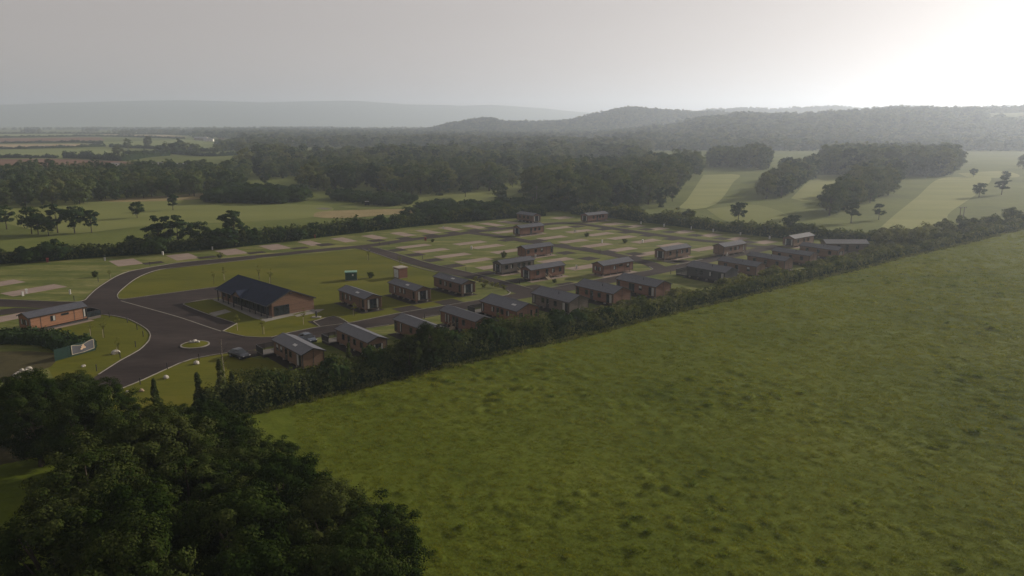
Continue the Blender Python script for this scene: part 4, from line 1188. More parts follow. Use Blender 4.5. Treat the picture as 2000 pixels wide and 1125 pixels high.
def ban_z(t, top):
    return (2.0 - 0.34 * math.sin(math.pi * min(1, max(0, t * 1.15))) ** 2 + 0.15 * t) if top else 0.35 - 0.10 * math.sin(math.pi * t) + 0.12 * t
def strip(y, f0, f1, t0=0.0, t1=1.0, inset=0.0):
    m = MB(); vs2 = []
    for i in range(n + 1):
        t = t0 + (t1 - t0) * i / n
        x = bx0 + (bx1 - bx0) * t
        zb_, zt = ban_z(t, False), ban_z(t, True)
        yy = y + 0.03 * math.sin(9 * t)
        vs2 += [(x, yy, zb_ + (zt - zb_) * f0), (x, yy, zb_ + (zt - zb_) * f1)]
    m.add(vs2, [(2 * i, 2 * i + 1, 2 * i + 3, 2 * i + 2) for i in range(n)])
    return m
strip(-0.085, 0, 1).build('cloth', M['banner_dark'], ban)
brd = strip(-0.092, 0.94, 1.0)
for a_ in (strip(-0.092, 0.0, 0.06), strip(-0.094, 0.0, 1.0, 0.0, 0.03), strip(-0.094, 0.0, 1.0, 0.97, 1.0)):
    brd.add(a_.v, a_.f)
brd.build('border', M['banner_cream'], ban)
m = MB()
bxm, bzm = (bx0 + bx1) / 2, 1.1
for (ox_, oz_, rr_, sq) in ((0.0, 0.15, 0.30, 1.0), (-0.28, -0.12, 0.22, 0.7), (0.30, 0.0, 0.2, 0.8), (0.05, 0.42, 0.16, 1.2)):
    vs2 = [(bxm + ox_ + rr_ * math.cos(a * math.pi / 6) * (1 + 0.2 * (a % 2)), -0.125, bzm + oz_ + rr_ * sq * math.sin(a * math.pi / 6)) for a in range(12)]
    m.add(vs2, [tuple(range(12))])
m.build('emblem', M['banner_tan'], ban)

# twin-pole power line supports and a single thin pole
def h_pole(px, py, h, label, rz=0.0):
    x, y = P(px, py)
    r = empty('power_pole', (x, y, -0.15), rz, label, 'power pole', 'twin timber power poles')
    for sx in (-0.9, 0.9):
        MB().tube([(sx, 0, 0), (sx, 0, h)], [0.17, 0.12], 8).build('pole', M['pole_wood'], r)
    cross = MB().box(-1.9, 1.9, -0.16, -0.02, h - 0.5, h - 0.3).build('crossarm', M['pole_wood'], r)
    MB().box(-0.9, 0.9, 0.02, 0.12, h * 0.55, h * 0.55 + 0.15).build('brace', M['pole_wood'], r)
    for sx in (-1.8, 0, 1.8):
        MB().tube([(sx, -0.09, h - 0.3), (sx, -0.09, h - 0.02)], [0.06, 0.04], 6).build('insulator', M['trim'], cross)
h_pole(1051.5, 402, 9.5, 'twin timber power pole at the wood edge above the park')
h_pole(679.5, 369, 7.5, 'twin timber power pole in front of the central wood')
h_pole(1876, 441, 7.5, 'twin timber power pole above the right hand hedge', 0.3)

# far caravans, farm and village houses
def house(px, py, l, w, h, rise, rz, label, wall='render_wall', roof='tile_roof', name='far_house', cat='house', nwin=3):
    x, y = P(px, py)
    r = empty(name, (x, y, max(hz(x, y), -0.15)), rz, label, cat)
    MB().prism([(-w / 2, 0), (w / 2, 0), (w / 2, h), (0, h + rise - 0.05), (-w / 2, h)], -l / 2, l / 2).build('wall', M[wall], r)
    m = MB()
    for sgn in (-1, 1):
        m.add([(-l / 2 - 0.3, sgn * (w / 2 + 0.3), h - 0.2), (l / 2 + 0.3, sgn * (w / 2 + 0.3), h - 0.2), (l / 2 + 0.3, 0, h + rise), (-l / 2 - 0.3, 0, h + rise), (-l / 2 - 0.3, sgn * (w / 2 + 0.3), h - 0.05), (l / 2 + 0.3, sgn * (w / 2 + 0.3), h - 0.05), (l / 2 + 0.3, 0, h + rise + 0.15), (-l / 2 - 0.3, 0, h + rise + 0.15)],
              [(0, 1, 2, 3), (4, 5, 6, 7), (0, 1, 5, 4), (1, 2, 6, 5), (3, 0, 4, 7)])
    m.build('roof', M[roof], r)
    for i in range(nwin):
        cx = -l / 2 + l * (i + 0.5) / nwin
        MB().box(cx - 0.6, cx + 0.6, -w / 2 - 0.05, -w / 2 + 0.02, h * 0.4, h * 0.8).build('window', M['glass'], r)
    return r
for i, (px, py, rz) in enumerate([(292, 323, 0.2), (308, 323, 0.1), (326, 325, 0.15), (353, 325, 0.1), (364, 325.5, 0.2), (228, 324.5, 0.3)]):
    house(px, py, 9.5, 3.2, 2.6, 0.5, rz, '%s white static caravan from the left edge beyond the left tree belt' % ORD[i] if i < 5 else 'white static caravan apart on the left beyond the tree belt', 'render_wall', 'roof_pale', 'static_caravan', 'caravan', 3)
house(393, 274, 26, 12, 5, 2.5, 0.05, 'long low barn at the far farm', 'stone_wall', 'roof_pale', 'far_barn', 'barn', 4)
house(408, 276, 18, 9, 4, 2.0, 0.1, 'smaller pale barn right of the long far barn', 'render_wall', 'roof_pale', 'far_barn', 'barn', 3)
house(433, 278, 10, 8, 5.5, 3.0, 0.4, 'gabled farmhouse right of the far barns', 'render_wall', 'tile_roof')
for i, (px, py) in enumerate([(830, 277), (845, 276), (858, 277), (872, 277), (622, 280), (567, 279), (710, 281)]):
    house(px, py + 2, 13, 9, 6, 3.0, 0.2 * i - 0.5, '%s pale village house in the woods below the knoll' % ORD[i], 'render_wall', 'tile_roof')

# ------------------------------------------------------------------ foliage
def leaf_arrays(pos, nrm, size, r):
    """folded leaf-clump faces: one quad each"""
    n = len(pos)
    nrm = nrm / np.maximum(np.linalg.norm(nrm, axis=1, keepdims=True), 1e-6)
    a = np.cross(nrm, r.normal(size=(n, 3)))
    a /= np.maximum(np.linalg.norm(a, axis=1, keepdims=True), 1e-6)
    b = np.cross(nrm, a)
    s = size[:, None]
    asp = r.uniform(0.55, 0.95, (n, 1))
    v = np.stack([pos - a * s * 0.55, pos + b * s * 0.5 * asp + nrm * s * r.uniform(-0.1, 0.22, (n, 1)), pos + a * s * 0.55, pos - b * s * 0.5 * asp + nrm * s * r.uniform(-0.1, 0.22, (n, 1))], 1)
    q = np.arange(4 * n).reshape(n, 4)
    t = np.repeat(r.random(n), 4)
    return v.reshape(-1, 3), q, t

def sphere_dirs(n, r):
    d = r.normal(size=(n, 3))
    return d / np.linalg.norm(d, axis=1, keepdims=True)

def crown_mesh(seed, h, rx, z0, n_clump, n_leaf, leaf, mat, kind='round', flat=0.8, clump=0.30, lean=0.0):
    """crown between z0 and h, made of leaf clumps spread through its volume, uneven outline"""
    r = np.random.default_rng(seed)
    zc, rz = (h + z0) / 2, (h - z0) / 2
    d = sphere_dirs(n_clump, r)
    rad = r.uniform(0.45, 1.0, n_clump) ** 0.6
    wob = 0.82 + 0.36 * r.random(n_clump)
    c = d * (rad * wob)[:, None]
    if kind == 'round':
        c *= np.array([rx, rx, rz])
        c[:, :2] *= (1.0 - 0.18 * np.clip(c[:, 2:3] / rz, -1, 1) ** 2)
    elif kind == 'column':
        c *= np.array([rx, rx, rz])
        c[:, :2] *= 1.15 * np.sqrt(np.clip(1.02 - (c[:, 2:3] / (rz * 1.2)) ** 2, 0.05, 1))
    elif kind == 'cone':
        zz = r.uniform(-1, 1, n_clump)
        rr = rx * (0.56 - 0.52 * zz) * r.uniform(0.3, 1.15, n_clump)
        ang = r.uniform(0, 2 * np.pi, n_clump)
        c = np.stack([rr * np.cos(ang), rr * np.sin(ang), zz * rz], 1)
    elif kind == 'pine':
        zz = r.uniform(-0.85, 0.95, n_clump)
        lob = np.stack([np.cos(zz * 5 + seed), np.sin(zz * 4 + seed * 2)], 1) * 0.28
        rr = r.uniform(0.25, 1.0, n_clump) ** 0.7 * (0.95 - 0.45 * np.clip(zz, 0, 1) ** 2 - 0.2 * np.clip(-zz, 0, 1))
        ang = r.uniform(0, 2 * np.pi, n_clump)
        c = np.stack([rx * (rr * np.cos(ang) + lob[:, 0]), rx * (rr * np.sin(ang) + lob[:, 1]), rz * zz], 1)
    c[:, 2] += zc
    c[:, 0] += lean * (c[:, 2] - z0)
    k = n_leaf // n_clump
    rc = clump * rx * r.uniform(0.7, 1.3, n_clump)
    ld = sphere_dirs(n_clump * k, r)
    ld[:, 2] = np.where(r.random(len(ld)) < 0.65, np.abs(ld[:, 2]), ld[:, 2])
    off = ld * (np.repeat(rc, k) * r.uniform(0.55, 1.08, n_clump * k))[:, None]
    off[:, 2] *= flat
    pos = np.repeat(c, k, 0) + off
    pos[:, 2] = np.maximum(pos[:, 2], 0.15)
    out = pos - np.array([0, 0, zc])
    out /= np.maximum(np.linalg.norm(out, axis=1, keepdims=True), 1e-6)
    nrm = ld * 0.75 + out * 0.75 + r.normal(size=ld.shape) * 0.28
    size = leaf * r.uniform(0.6, 1.4, len(pos))
    v, q, t = leaf_arrays(pos, nrm, size, r)
    t = 0.68 * t + 0.32 * np.repeat(np.repeat(r.random(n_clump), k), 4)
    return np_mesh('crown', v, q, mat, tint=t), c

def trunk_mesh(seed, h, base, ends, n_limb=7, mat=None, rad=0.22, sides=6):
    r = random.Random(seed)
    m = MB()
    top = base + (h - base) * 0.55
    m.tube([(0, 0, -0.3), (0.03, 0.02, base * 0.5), (r.uniform(-.1, .1), r.uniform(-.1, .1), base), (r.uniform(-.3, .3), r.uniform(-.3, .3), top)], [rad * 1.35, rad, rad * 0.8, rad * 0.3], sides)
    es = list(ends)
    r.shuffle(es)
    for e in es[:n_limb]:
        s = Vector((0, 0, base * r.uniform(0.75, 1.15)))
        e = Vector(e)
        mid = s.lerp(e, 0.5) + Vector((0, 0, 0.12 * (e - s).length))
        m.tube([s, mid, e], [rad * 0.5, rad * 0.32, rad * 0.12], 5)
    return m.mesh('trunk', mat or M['bark'])

PROTO = {}
def proto(key, variants, **kw):
    PROTO[key] = []
    for i in range(variants):
        a = dict(kw)
        h, rad, base = a.pop('h'), a.pop('rad', 0.22), a.pop('base')
        tm = a.pop('tmat', None); nl = a.pop('limbs', 7)
        cm, cen = crown_mesh(hash_key(key) + i * 17, h, **a)
        PROTO[key].append((cm, trunk_mesh(i + 5, h, base, cen, nl, tm, rad), h))
def add_variant(key, mats):
    base = list(PROTO[key])
    for mt in mats:
        cm, tm, h0 = base[len(PROTO[key]) % len(base)]
        c = cm.copy(); c.materials.clear(); c.materials.append(M[mt])
        PROTO[key].append((c, tm, h0))
def hash_key(s):
    return sum(ord(ch) * (i + 3) for i, ch in enumerate(s))
proto('belt', 4, h=11.5, rx=4.2, z0=1.2, n_clump=190, n_leaf=36000, leaf=0.175, mat=M['leaf_belt_shade'], clump=0.17, base=2.4, rad=0.28, limbs=10)
proto('oak', 4, h=13.0, rx=5.2, z0=1.0, n_clump=60, n_leaf=4200, leaf=0.62, mat=M['leaf_wood'], clump=0.26, base=2.8, rad=0.3)
proto('wood', 5, h=13.0, rx=4.3, z0=0.2, n_clump=50, n_leaf=2600, leaf=0.7, mat=M['leaf_wood'], kind='column', clump=0.30, base=2.0, rad=0.26)
add_variant('oak', ['leaf_olive', 'leaf_deep', 'leaf_olive'])
add_variant('wood', ['leaf_olive', 'leaf_deep', 'leaf_deep'])
proto('pine', 4, h=8.5, rx=3.0, z0=2.4, n_clump=44, n_leaf=3600, leaf=0.40, mat=M['leaf_pine'], kind='pine', clump=0.27, flat=0.5, base=3.2, rad=0.17)
proto('small', 3, h=7.5, rx=2.9, z0=1.5, n_clump=42, n_leaf=2600, leaf=0.42, mat=M['leaf_dark'], clump=0.30, base=2.4, rad=0.15)
proto('bush', 4, h=3.4, rx=2.3, z0=0.0, n_clump=34, n_leaf=2400, leaf=0.34, mat=M['leaf_hedge'], clump=0.34, base=0.5, rad=0.08)
proto('gorse', 4, h=4.0, rx=2.6, z0=0.0, n_clump=34, n_leaf=1700, leaf=0.46, mat=M['leaf_dark'], clump=0.34, base=0.5, rad=0.08)
proto('sapling', 3, h=3.2, rx=0.55, z0=1.3, n_clump=9, n_leaf=150, leaf=0.16, mat=M['leaf_young'], clump=0.5, base=1.5, rad=0.035, limbs=3)
proto('shrublet', 2, h=1.0, rx=0.55, z0=0.0, n_clump=9, n_leaf=220, leaf=0.17, mat=M['leaf_young'], clump=0.45, base=0.2, rad=0.03, limbs=3)
proto('ivy', 3, h=6.5, rx=1.0, z0=0.3, n_clump=110, n_leaf=5500, leaf=0.19, mat=M['leaf_hedge'], kind='cone', clump=0.26, flat=1.3, base=3.0, rad=0.16, limbs=4)
proto('far', 4, h=12.0, rx=5.0, z0=0.0, n_clump=26, n_leaf=520, leaf=1.5, mat=M['leaf_wood'], kind='column', clump=0.32, base=2.0, rad=0.3, limbs=1)

def tree(kind, var, x, y, h, label, group=None, z=None, name='tree', cat='tree', spread=1.0, rz=None):
    cm, tm, h0 = PROTO[kind][var % len(PROTO[kind])]
    z = -0.15 if z is None else z
    r = empty(name, (x, y, z), random.uniform(0, 6.28) if rz is None else rz, label, cat, group)
    s = h / h0
    r.scale = (s * spread, s * spread, s)
    obj('crown' if cat != 'bush' else 'foliage', cm, r)
    obj('trunk' if cat != 'bush' else 'stems', tm, r)
    return r

# hedges ------------------------------------------------------------
def hedge(name, pts, width, height, label, seed, mat='leaf_hedge', lump=0.5, dens=1.0, z=-0.05, leaf=None, cat='hedge', group=None):
    r = np.random.default_rng(seed)
    line = smooth_line(pts, 1.0)
    A_ = np.array([(p.x, p.y) for p in line])
    T = np.gradient(A_, axis=0)
    T /= np.linalg.norm(T, axis=1, keepdims=True)
    N = np.stack([-T[:, 1], T[:, 0]], 1)
    seg = np.linalg.norm(np.diff(A_, axis=0), axis=1)
    pos_l, nrm_l, siz_l = [], [], []
    root = empty(name, (0, 0, 0), 0, label, cat, group)
    core_v, core_f = [], []
    s_acc = np.concatenate([[0], np.cumsum(seg)])
    hv = height * (1 + lump * (vnoise(s_acc, s_acc * 0 + seed, 5.0, seed) - 0.5) + 0.6 * lump * (vnoise(s_acc, s_acc * 0 + 9 + seed, 2.2, seed + 1) - 0.5))
    wv = width * (1 + 0.5 * lump * (vnoise(s_acc, s_acc * 0 + 31 + seed, 6.0, seed + 2) - 0.5))
    for i in range(len(A_) - 1):
        D = math.hypot(*A_[i])
        s_ = leaf or min(max(D * 0.0026, 0.24), 1.4)
        area = seg[i] * (hv[i] * 2 + wv[i])
        n = max(3, int(area * 2.3 * dens / s_ ** 2))
        u = r.random(n)
        th = r.uniform(0.02, math.pi - 0.02, n)
        rad_ = r.uniform(0.80, 1.06, n) * (0.78 + 0.42 * vnoise(s_acc[i] + u * seg[i] + 3 * seed, th * 1.6, 0.55, seed + 9))
        ct, st = np.cos(th), np.sin(th)
        ex = np.sign(ct) * np.abs(ct) ** 0.6 * rad_
        ez = st ** 0.6 * rad_
        hh = hv[i] + (hv[i + 1] - hv[i]) * u
        wwid = wv[i]
        c = A_[i] + (A_[i + 1] - A_[i]) * u[:, None]
        p = np.empty((n, 3))
        p[:, :2] = c + N[i] * (ex * wwid / 2)[:, None]
        p[:, 2] = z + ez * hh
        q = np.empty((n, 3))
        q[:, :2] = N[i] * ct[:, None]
        q[:, 2] = st
        pos_l.append(p); nrm_l.append(q + r.normal(size=(n, 3)) * 0.45); siz_l.append(s_ * r.uniform(0.6, 1.5, n))
    pos = np.concatenate(pos_l); nrm = np.concatenate(nrm_l); siz = np.concatenate(siz_l)
    pos += r.normal(size=pos.shape) * 0.08
    v, q, t = leaf_arrays(pos, nrm, siz, r)
    cl = 0.5 * vnoise(pos[:, 0], pos[:, 1], 3.0, seed + 5) + 0.5 * vnoise(pos[:, 0] + pos[:, 2], pos[:, 1] - pos[:, 2], 0.9, seed + 6)
    t = 0.4 * t + 0.6 * np.repeat(cl, 4)
    o = link(bpy.data.objects.new('foliage', np_mesh('foliage', v, q, M[mat], tint=t)), root)
    m = MB()
    sec = [(-0.40, 0.0), (-0.40, 0.5), (-0.22, 0.78), (0.22, 0.78), (0.40, 0.5), (0.40, 0.0)]
    for i in range(len(A_)):
        for a, b in sec:
            m.v.append((A_[i][0] + N[i][0] * a * wv[i], A_[i][1] + N[i][1] * a * wv[i], z + b * hv[i]))
    for i in range(len(A_) - 1):
        for j in range(5):
            m.f.append((6 * i + j, 6 * i + j + 1, 6 * i + 7 + j, 6 * i + 6 + j))
    m.f.append((0, 1, 2, 3, 4, 5)); m.f.append(tuple(6 * (len(A_) - 1) + j for j in range(6)))
    m.build('dark_core', M['leaf_dark'], root)  # solid dark core, added inside the leaves to block light
    return root

hedge('hedge', [tuple(H1A - hw * 2.1 + hs * d) for d in (-4, 12, 28, 44, 58)], 4.6, 4.3, 'tall dark near stretch of the field hedge below the first lodges', 41, lump=0.5)
hedge('hedge', [tuple(H1A - hw * 1.4 + hs * d) for d in (55, 70, 90, 120, 160, 200, 260, 320, 380, 440)], 3.0, 2.7, 'long trimmed field hedge between the front lodges and the meadow', 42, lump=0.45)
hedge('hedge', [tuple(H1A - hw * 5.2 + hs * d) for d in (3, 16, 30, 50)], 1.6, 3.0, 'clipped lighter hedge along the lawn behind the first lodges', 43, lump=0.2)
hedge('hedge', [P(-260, 545), P(-100, 524), P(0, 514), P(200, 500), P(440, 483), P(700, 453), P(860, 436), P(1000, 424.5), P(1060, 420)], 5.0, 3.8, 'broad dark hedge between the empty pads and the golf course', 47, lump=0.9)
hedge('hedge', [P(1120, 417), P(1192, 424.5), P(1300, 438), P(1420, 452), P(1530, 464), P(1600, 465), P(1700, 469), P(1790, 470)], 4.5, 4.2, 'dark boundary hedge behind the far right pads', 53, lump=0.7)
hedge('hedge', [P(-60, 670), P(30, 666), P(95, 669), P(140, 681), P(180, 675)], 5.0, 2.2, 'dense black-green conifer hedge behind the green fence', 79, lump=0.25, mat='leaf_pine')
# far hedgerows between the fields
for lab, pts, hh in [
    ('hedgerow under the tan stubble strip', [(-150, 291.5), (0, 291), (110, 289), (205, 286)], 3.5),
    ('hedgerow above the near ploughed field', [(-150, 309), (0, 308.5), (112, 308)], 3.5),
    ('clumpy hedgerow right of the ploughed field', [(125, 308), (190, 311), (240, 314), (290, 307), (330, 304)], 6),
    ('hedgerow above the stubble strip', [(-150, 281), (0, 280), (150, 278.5), (200, 281)], 3.5),
    ('hedgerow across the middle far fields', [(-150, 269.5), (0, 269), (190, 266.5), (360, 271)], 4),
    ('hedgerow below the right far pasture', [(215, 287), (330, 292), (400, 296), (470, 293)], 4),
    ('hedgerow along the farm track', [(240, 301), (330, 300), (400, 305), (465, 303)], 4),
    ('highest hedgerow on the far left fields', [(-150, 262), (100, 261), (250, 262), (400, 264)], 4.5)]:
    hedge('hedgerow', [P(*q) for q in pts], 4.0, hh, lab, int(pts[1][0]) % 90 + 101, lump=0.8, leaf=1.6, mat='leaf_dark')

THICKETS = [
    ('rounded scrub bush in the thicket behind the broad dark hedge', 'thicket behind the broad hedge', [(800, 431), (880, 425), (960, 419), (1030, 414), (1030, 402), (950, 408), (860, 416), (805, 424)], 4.6, (2.6, 5.5)),
    ('rounded scrub bush at the wood foot behind the far lodges', 'scrub at the wood foot', [(1040, 416), (1110, 414), (1200, 420), (1200, 412), (1110, 406), (1050, 406)], 4.6, (2.6, 5.5)),
    ('gorse bush of the thicket standing alone on the left fairway', 'gorse thicket on the left fairway', [(400, 396), (470, 397), (540, 399), (600, 391), (600, 380), (540, 380), (470, 376), (420, 384)], 5.0, (3.0, 7.0)),
    ('gorse bush of the rounded bank beside the golf buggy', 'gorse bank by the buggy', [(650, 391), (700, 397), (760, 402), (810, 400), (812, 390), (760, 388), (690, 384), (655, 384)], 4.8, (2.6, 5.0)),
    ('gorse bush of the bank behind the tall dry grass', 'gorse bank behind the dry grass', [(815, 414), (870, 413), (905, 412), (905, 404), (860, 402), (822, 407)], 4.8, (2.6, 4.6)),
]
def scatter_poly(poly_px, sp, seed):
    poly = [P(*q) for q in poly_px]
    r = np.random.default_rng(seed)
    xs_, ys_ = [p[0] for p in poly], [p[1] for p in poly]
    out = []
    for gx_ in np.arange(min(xs_), max(xs_), sp):
        for gy_ in np.arange(min(ys_), max(ys_), sp):
            x, y = gx_ + r.uniform(-0.45, 0.45) * sp, gy_ + r.uniform(-0.45, 0.45) * sp
            c = False
            for k in range(len(poly)):
                (x1, y1), (x2, y2) = poly[k], poly[(k + 1) % len(poly)]
                if (y1 > y) != (y2 > y) and x < (x2 - x1) * (y - y1) / (y2 - y1) + x1:
                    c = not c
            if c:
                out.append((x, y))
    return out
for ti, (lab, grp, poly, sp, hr) in enumerate(THICKETS):
    for bi_, (x, y) in enumerate(scatter_poly(poly, sp, 500 + ti)):
        tree('gorse', bi_, x, y, random.uniform(*hr), lab, grp, name='scrub_bush', cat='bush', spread=random.uniform(1.0, 1.4))
# lumps along the broad hedge
bl_ = smooth_line([P(-40, 519), P(0, 514), P(200, 500), P(440, 483), P(700, 453), P(860, 436), P(1000, 424.5)], 7.5)
for bi_, q in enumerate(bl_):
    if random.random() < 0.8:
        tree('gorse', bi_, q.x + random.uniform(-1.5, 1.5), q.y + random.uniform(-2, 2.5), random.uniform(3.6, 6.2), 'blackthorn bush swelling out of the broad dark hedge by the empty pads', 'bushes of the broad dark hedge', name='scrub_bush', cat='bush', spread=random.uniform(0.9, 1.3))

# trees standing on their own ------------------------------------------
SOLO = [
    ('small', 62, 456.5, 9.6, 'round dark tree leftmost of the fairway group with shadows'), ('small', 75, 457, 8.0, 'pale olive tree behind the round dark fairway tree'),
    ('small', 95, 460, 7.0, 'low spreading olive tree in the middle of the fairway group'), ('pine', 113, 454, 10.5, 'twin-stemmed pine in the fairway group'),
    ('small', 146, 455, 10.5, 'tall blue-green tree in the fairway group'), ('pine', 179, 453.5, 8.2, 'flat-crowned pine at the right end of the fairway group'),
    ('pine', 13, 447, 9.0, 'wind-swept pine at the left picture edge'), ('pine', -6, 452, 9.0, 'pine cut by the left picture edge'),
    ('small', 268, 425, 7.0, 'lone round tree in mid fairway'), ('pine', 338, 410, 7.2, 'lone flat-topped tree right of the round fairway tree'),
    ('pine', 312, 488, 11.0, 'left pine rising from the broad hedge'), ('pine', 350, 487, 11.0, 'second pine rising from the broad hedge'), ('small', 392, 481, 8.0, 'airy little tree above the broad hedge'), ('pine', 458, 480, 11.5, 'dense pine at the middle of the broad hedge'),
    ('small', 1442, 431, 8.0, 'lone little tree above the far right hedge'), ('pine', 1662, 434.5, 9.5, 'thin flat-crowned pine right of the golf clump'), ('pine', 1716, 429, 6.6, 'forked wind-bent pine on the right fairway'),
    ('small', 1912, 385, 8.0, 'round dark tree casting a long shadow on the pale fairway'), ('pine', 1956, 380, 10.0, 'branching pine near the right picture edge'), ('small', 1901, 345, 6.6, 'mushroom-shaped little tree far on the right fairway'),
    ('small', 1964, 352, 6.5, 'small far tree behind the branching pine'), ('oak', 1998, 330, 12.0, 'dark tree cut by the right picture edge'),
    ('small', 1313, 393, 8.0, 'small tree at the right foot of the dense wood'), ('wood', 1291, 404, 9.5, 'column-shaped tree at the corner of the dense wood'),
    ('small', 909, 384, 8.5, 'single small tree in front of the central wood'), ('wood', 978, 396, 10.0, 'bushy tree standing out from the central wood'), ('small', 645, 388, 5.5, 'little dark tree beside the gorse bank'),
    ('wood', 588, 357, 9, 'conical tree in the clearing left of the central wood'), ('small', 518, 362, 8, 'smaller tree in the clearing left of the central wood'), ('oak', 1030, 367, 12, 'leaning pale tree at the right end of the central wood'),
    ('wood', 1111, 334, 12, 'single tree in front of the small green clearing'), ('oak', 250, 291, 15, 'left big tree among the far fields'), ('oak', 290, 288, 17, 'second big tree among the far fields'), ('oak', 352, 296, 17, 'broad tree above the caravans'), ('oak', 230, 305, 13, 'tree at the bend of the far hedgerow'),
    ('small', 1545, 458, 7.5, 'bushy tree in the hedge behind the last tan lodge'),
]
for i, (kd, px, py, h, lab) in enumerate(SOLO):
    x, y = P(px, py)
    tree(kd, i, x, y, h, lab, z=max(-0.15, hz(x, y)), name={'pine': 'pine_tree', 'oak': 'oak_tree', 'small': 'round_tree', 'wood': 'tall_tree'}[kd])

# bushes along the far and front hedges
BUSH = [(1720, 478, 5), (1752, 474, 5), (1780, 479, 5.5), (1805, 468, 5), (1842, 458, 5), (1870, 452, 5), (1905, 450, 4.5), (1935, 444, 4.5), (1975, 432, 5), (1960, 440, 4.5),
        (1512, 460, 4), (1465, 452, 3.6), (1345, 433, 4.5), (1320, 431, 4.5), (1240, 424, 4.5), (1210, 421, 4.5)]
for i, (px, py, h) in enumerate(BUSH):
    x, y = P(px, py)
    tree('bush', i, x, y, h, 'hawthorn bush swelling out of the far boundary hedges, one of a ragged line', 'bushes in the far boundary hedges', name='hedge_bush', cat='bush', spread=random.uniform(0.9, 1.25))
sd = 22.0
nb_ = 0
while sd < 335:
    q = H1A - hw * random.uniform(4.6, 6.4) + hs * sd
    h = random.choice([1.7, 2.1, 2.4, 2.8, 3.3]) * (1.0 if sd < 230 else 1.2)
    tree('bush', nb_, q.x, q.y, h, 'leafy bush in the loose inner row between the trimmed hedge and the lodges', 'bushes of the inner row behind the field hedge', name='hedge_bush', cat='bush', spread=random.uniform(1.0, 1.35))
    sd += random.uniform(3.2, 5.6)
    nb_ += 1
for i, (sd_, off, h) in enumerate([(6, 3.0, 4.6), (15, 2.2, 4.9), (23, 3.2, 5.0), (31, 2.4, 5.4), (38, 3.4, 5.0), (45, 2.6, 5.8), (61, 2.4, 5.0), (67, 3.0, 4.2), (74, 2.0, 3.6)]):
    q = H1A - hw * off + hs * sd_
    tree('gorse', i, q.x, q.y, h, '%s tall dark bush from the left growing out of the near hedge' % ORD[i], 'tall bushes in the near hedge', name='hedge_bush', cat='bush', spread=0.85)
tree('belt', 1, *P(838, 724), 8.2, 'tall dark ivy-clad bush hiding one end of a front lodge', name='ivy_bush', cat='bush', spread=0.9)
tree('belt', 2, *P(800, 735), 7.0, 'broad dark bush left of the tallest ivy bush in the hedge', name='ivy_bush', cat='bush', spread=0.9)
for i, (px, py, h, lab) in enumerate([(682, 728, 5.0, 'ivy column standing in front of the wide-windowed lodge'), (437, 808, 7.8, 'tallest ivy spire at the hedge corner'), (392, 812, 6.4, 'middle ivy spire left of the tallest one'), (308, 822, 6.0, 'leftmost leaning ivy spire above the entrance verge'), (458, 800, 5.6, 'short ivy stump right of the tallest spire')]):
    tree('ivy', i, *P(px, py), h, lab, name='ivy_spire', cat='ivy tree', spread=1.0)

# young planting
for i, (px, py, h) in enumerate([(204, 659, 3.4), (178, 655, 2.8), (232, 692, 3.0), (418, 555, 3.6), (438, 547, 3.6), (506, 546, 3.6), (529, 554, 3.6), (464, 645, 3.4), (513, 653, 3.2), (593, 633, 3.2), (692, 617, 3.0), (720, 508, 3.4), (781, 521, 3.4), (215, 545, 2.5)]):
    r = tree('sapling', i, *P(px, py), h, '%s staked young sapling on the lawns, going right from the orange lodge' % ORD[i], 'saplings on the lawns', z=0.0, name='sapling')
    obj('stake', box_mesh(0.06, 0.06, 1.5, M['timber_pale'], 'stake'), r, (0.25, 0.1, 0))
for i, (px, py) in enumerate([(938, 552), (950, 556), (962, 560), (972, 562), (984, 566), (930, 549), (945, 562)]):
    tree('shrublet', i, *P(px, py), 1.3, '%s yellow-green young shrub in the bed at the road corner' % ORD[i], 'young shrubs in the corner bed', z=0.0, name='young_shrub', cat='shrub')
for i, (px, py, h, lab) in enumerate([(186, 541, 1.4, 'dark conical shrub alone on the left plots'), (430, 503, 1.4, 'dark shrub beside the third gravel pad'), (724, 543, 1.5, 'rusty brown shrub between the cabinet and the kiosk'), (845, 472.5, 1.0, 'dark shrub beside the park road junction'), (984, 503, 1.6, 'spreading dark shrub behind the grey weathered lodge'), (1146, 462, 1.5, 'dark shrub among the far middle pads'), (1220, 475, 1.4, 'low shrub between two rows of pads'), (1083, 552, 0.9, 'tiny shrub in front of the red-brown lodge with steps')]):
    tree('bush', i, *P(px, py), h, lab, z=0.0, name='shrub', cat='shrub', spread=0.9)
# bare birch sapling in the corner
b = empty('bare_sapling', (*P(441, 772), 0), 0.3, 'thin bare pale sapling rising from the hedge corner', 'sapling')
MB().tube([(0, 0, 0), (0.05, 0, 3), (-0.05, 0.05, 6), (0.0, 0, 8.6)], [0.09, 0.07, 0.045, 0.015], 6).build('trunk', M['bark_pale'], b)
for i in range(9):
    z_ = 3.2 + i * 0.55; a_ = i * 2.1
    MB().tube([(0, 0, z_), (0.5 * math.cos(a_), 0.5 * math.sin(a_), z_ + 0.7), (0.8 * math.cos(a_), 0.8 * math.sin(a_), z_ + 1.5)], [0.035, 0.022, 0.008], 5).build('branch', M['bark'], b)
dbr = MB().tube([(*P(463, 806), 0.5), (*P(475, 804), 0.8), (*P(490, 806), 0.55), (*P(503, 803), 0.75)], [0.10, 0.09, 0.07, 0.04], 6)
dbr.tube([(*P(475, 804), 0.8), (*P(482, 801), 1.1)], [0.05, 0.02], 5)
tag(dbr.build('dead_branch', M['bark_pale']), 'bleached dead branch lying at the hedge corner', 'branch')

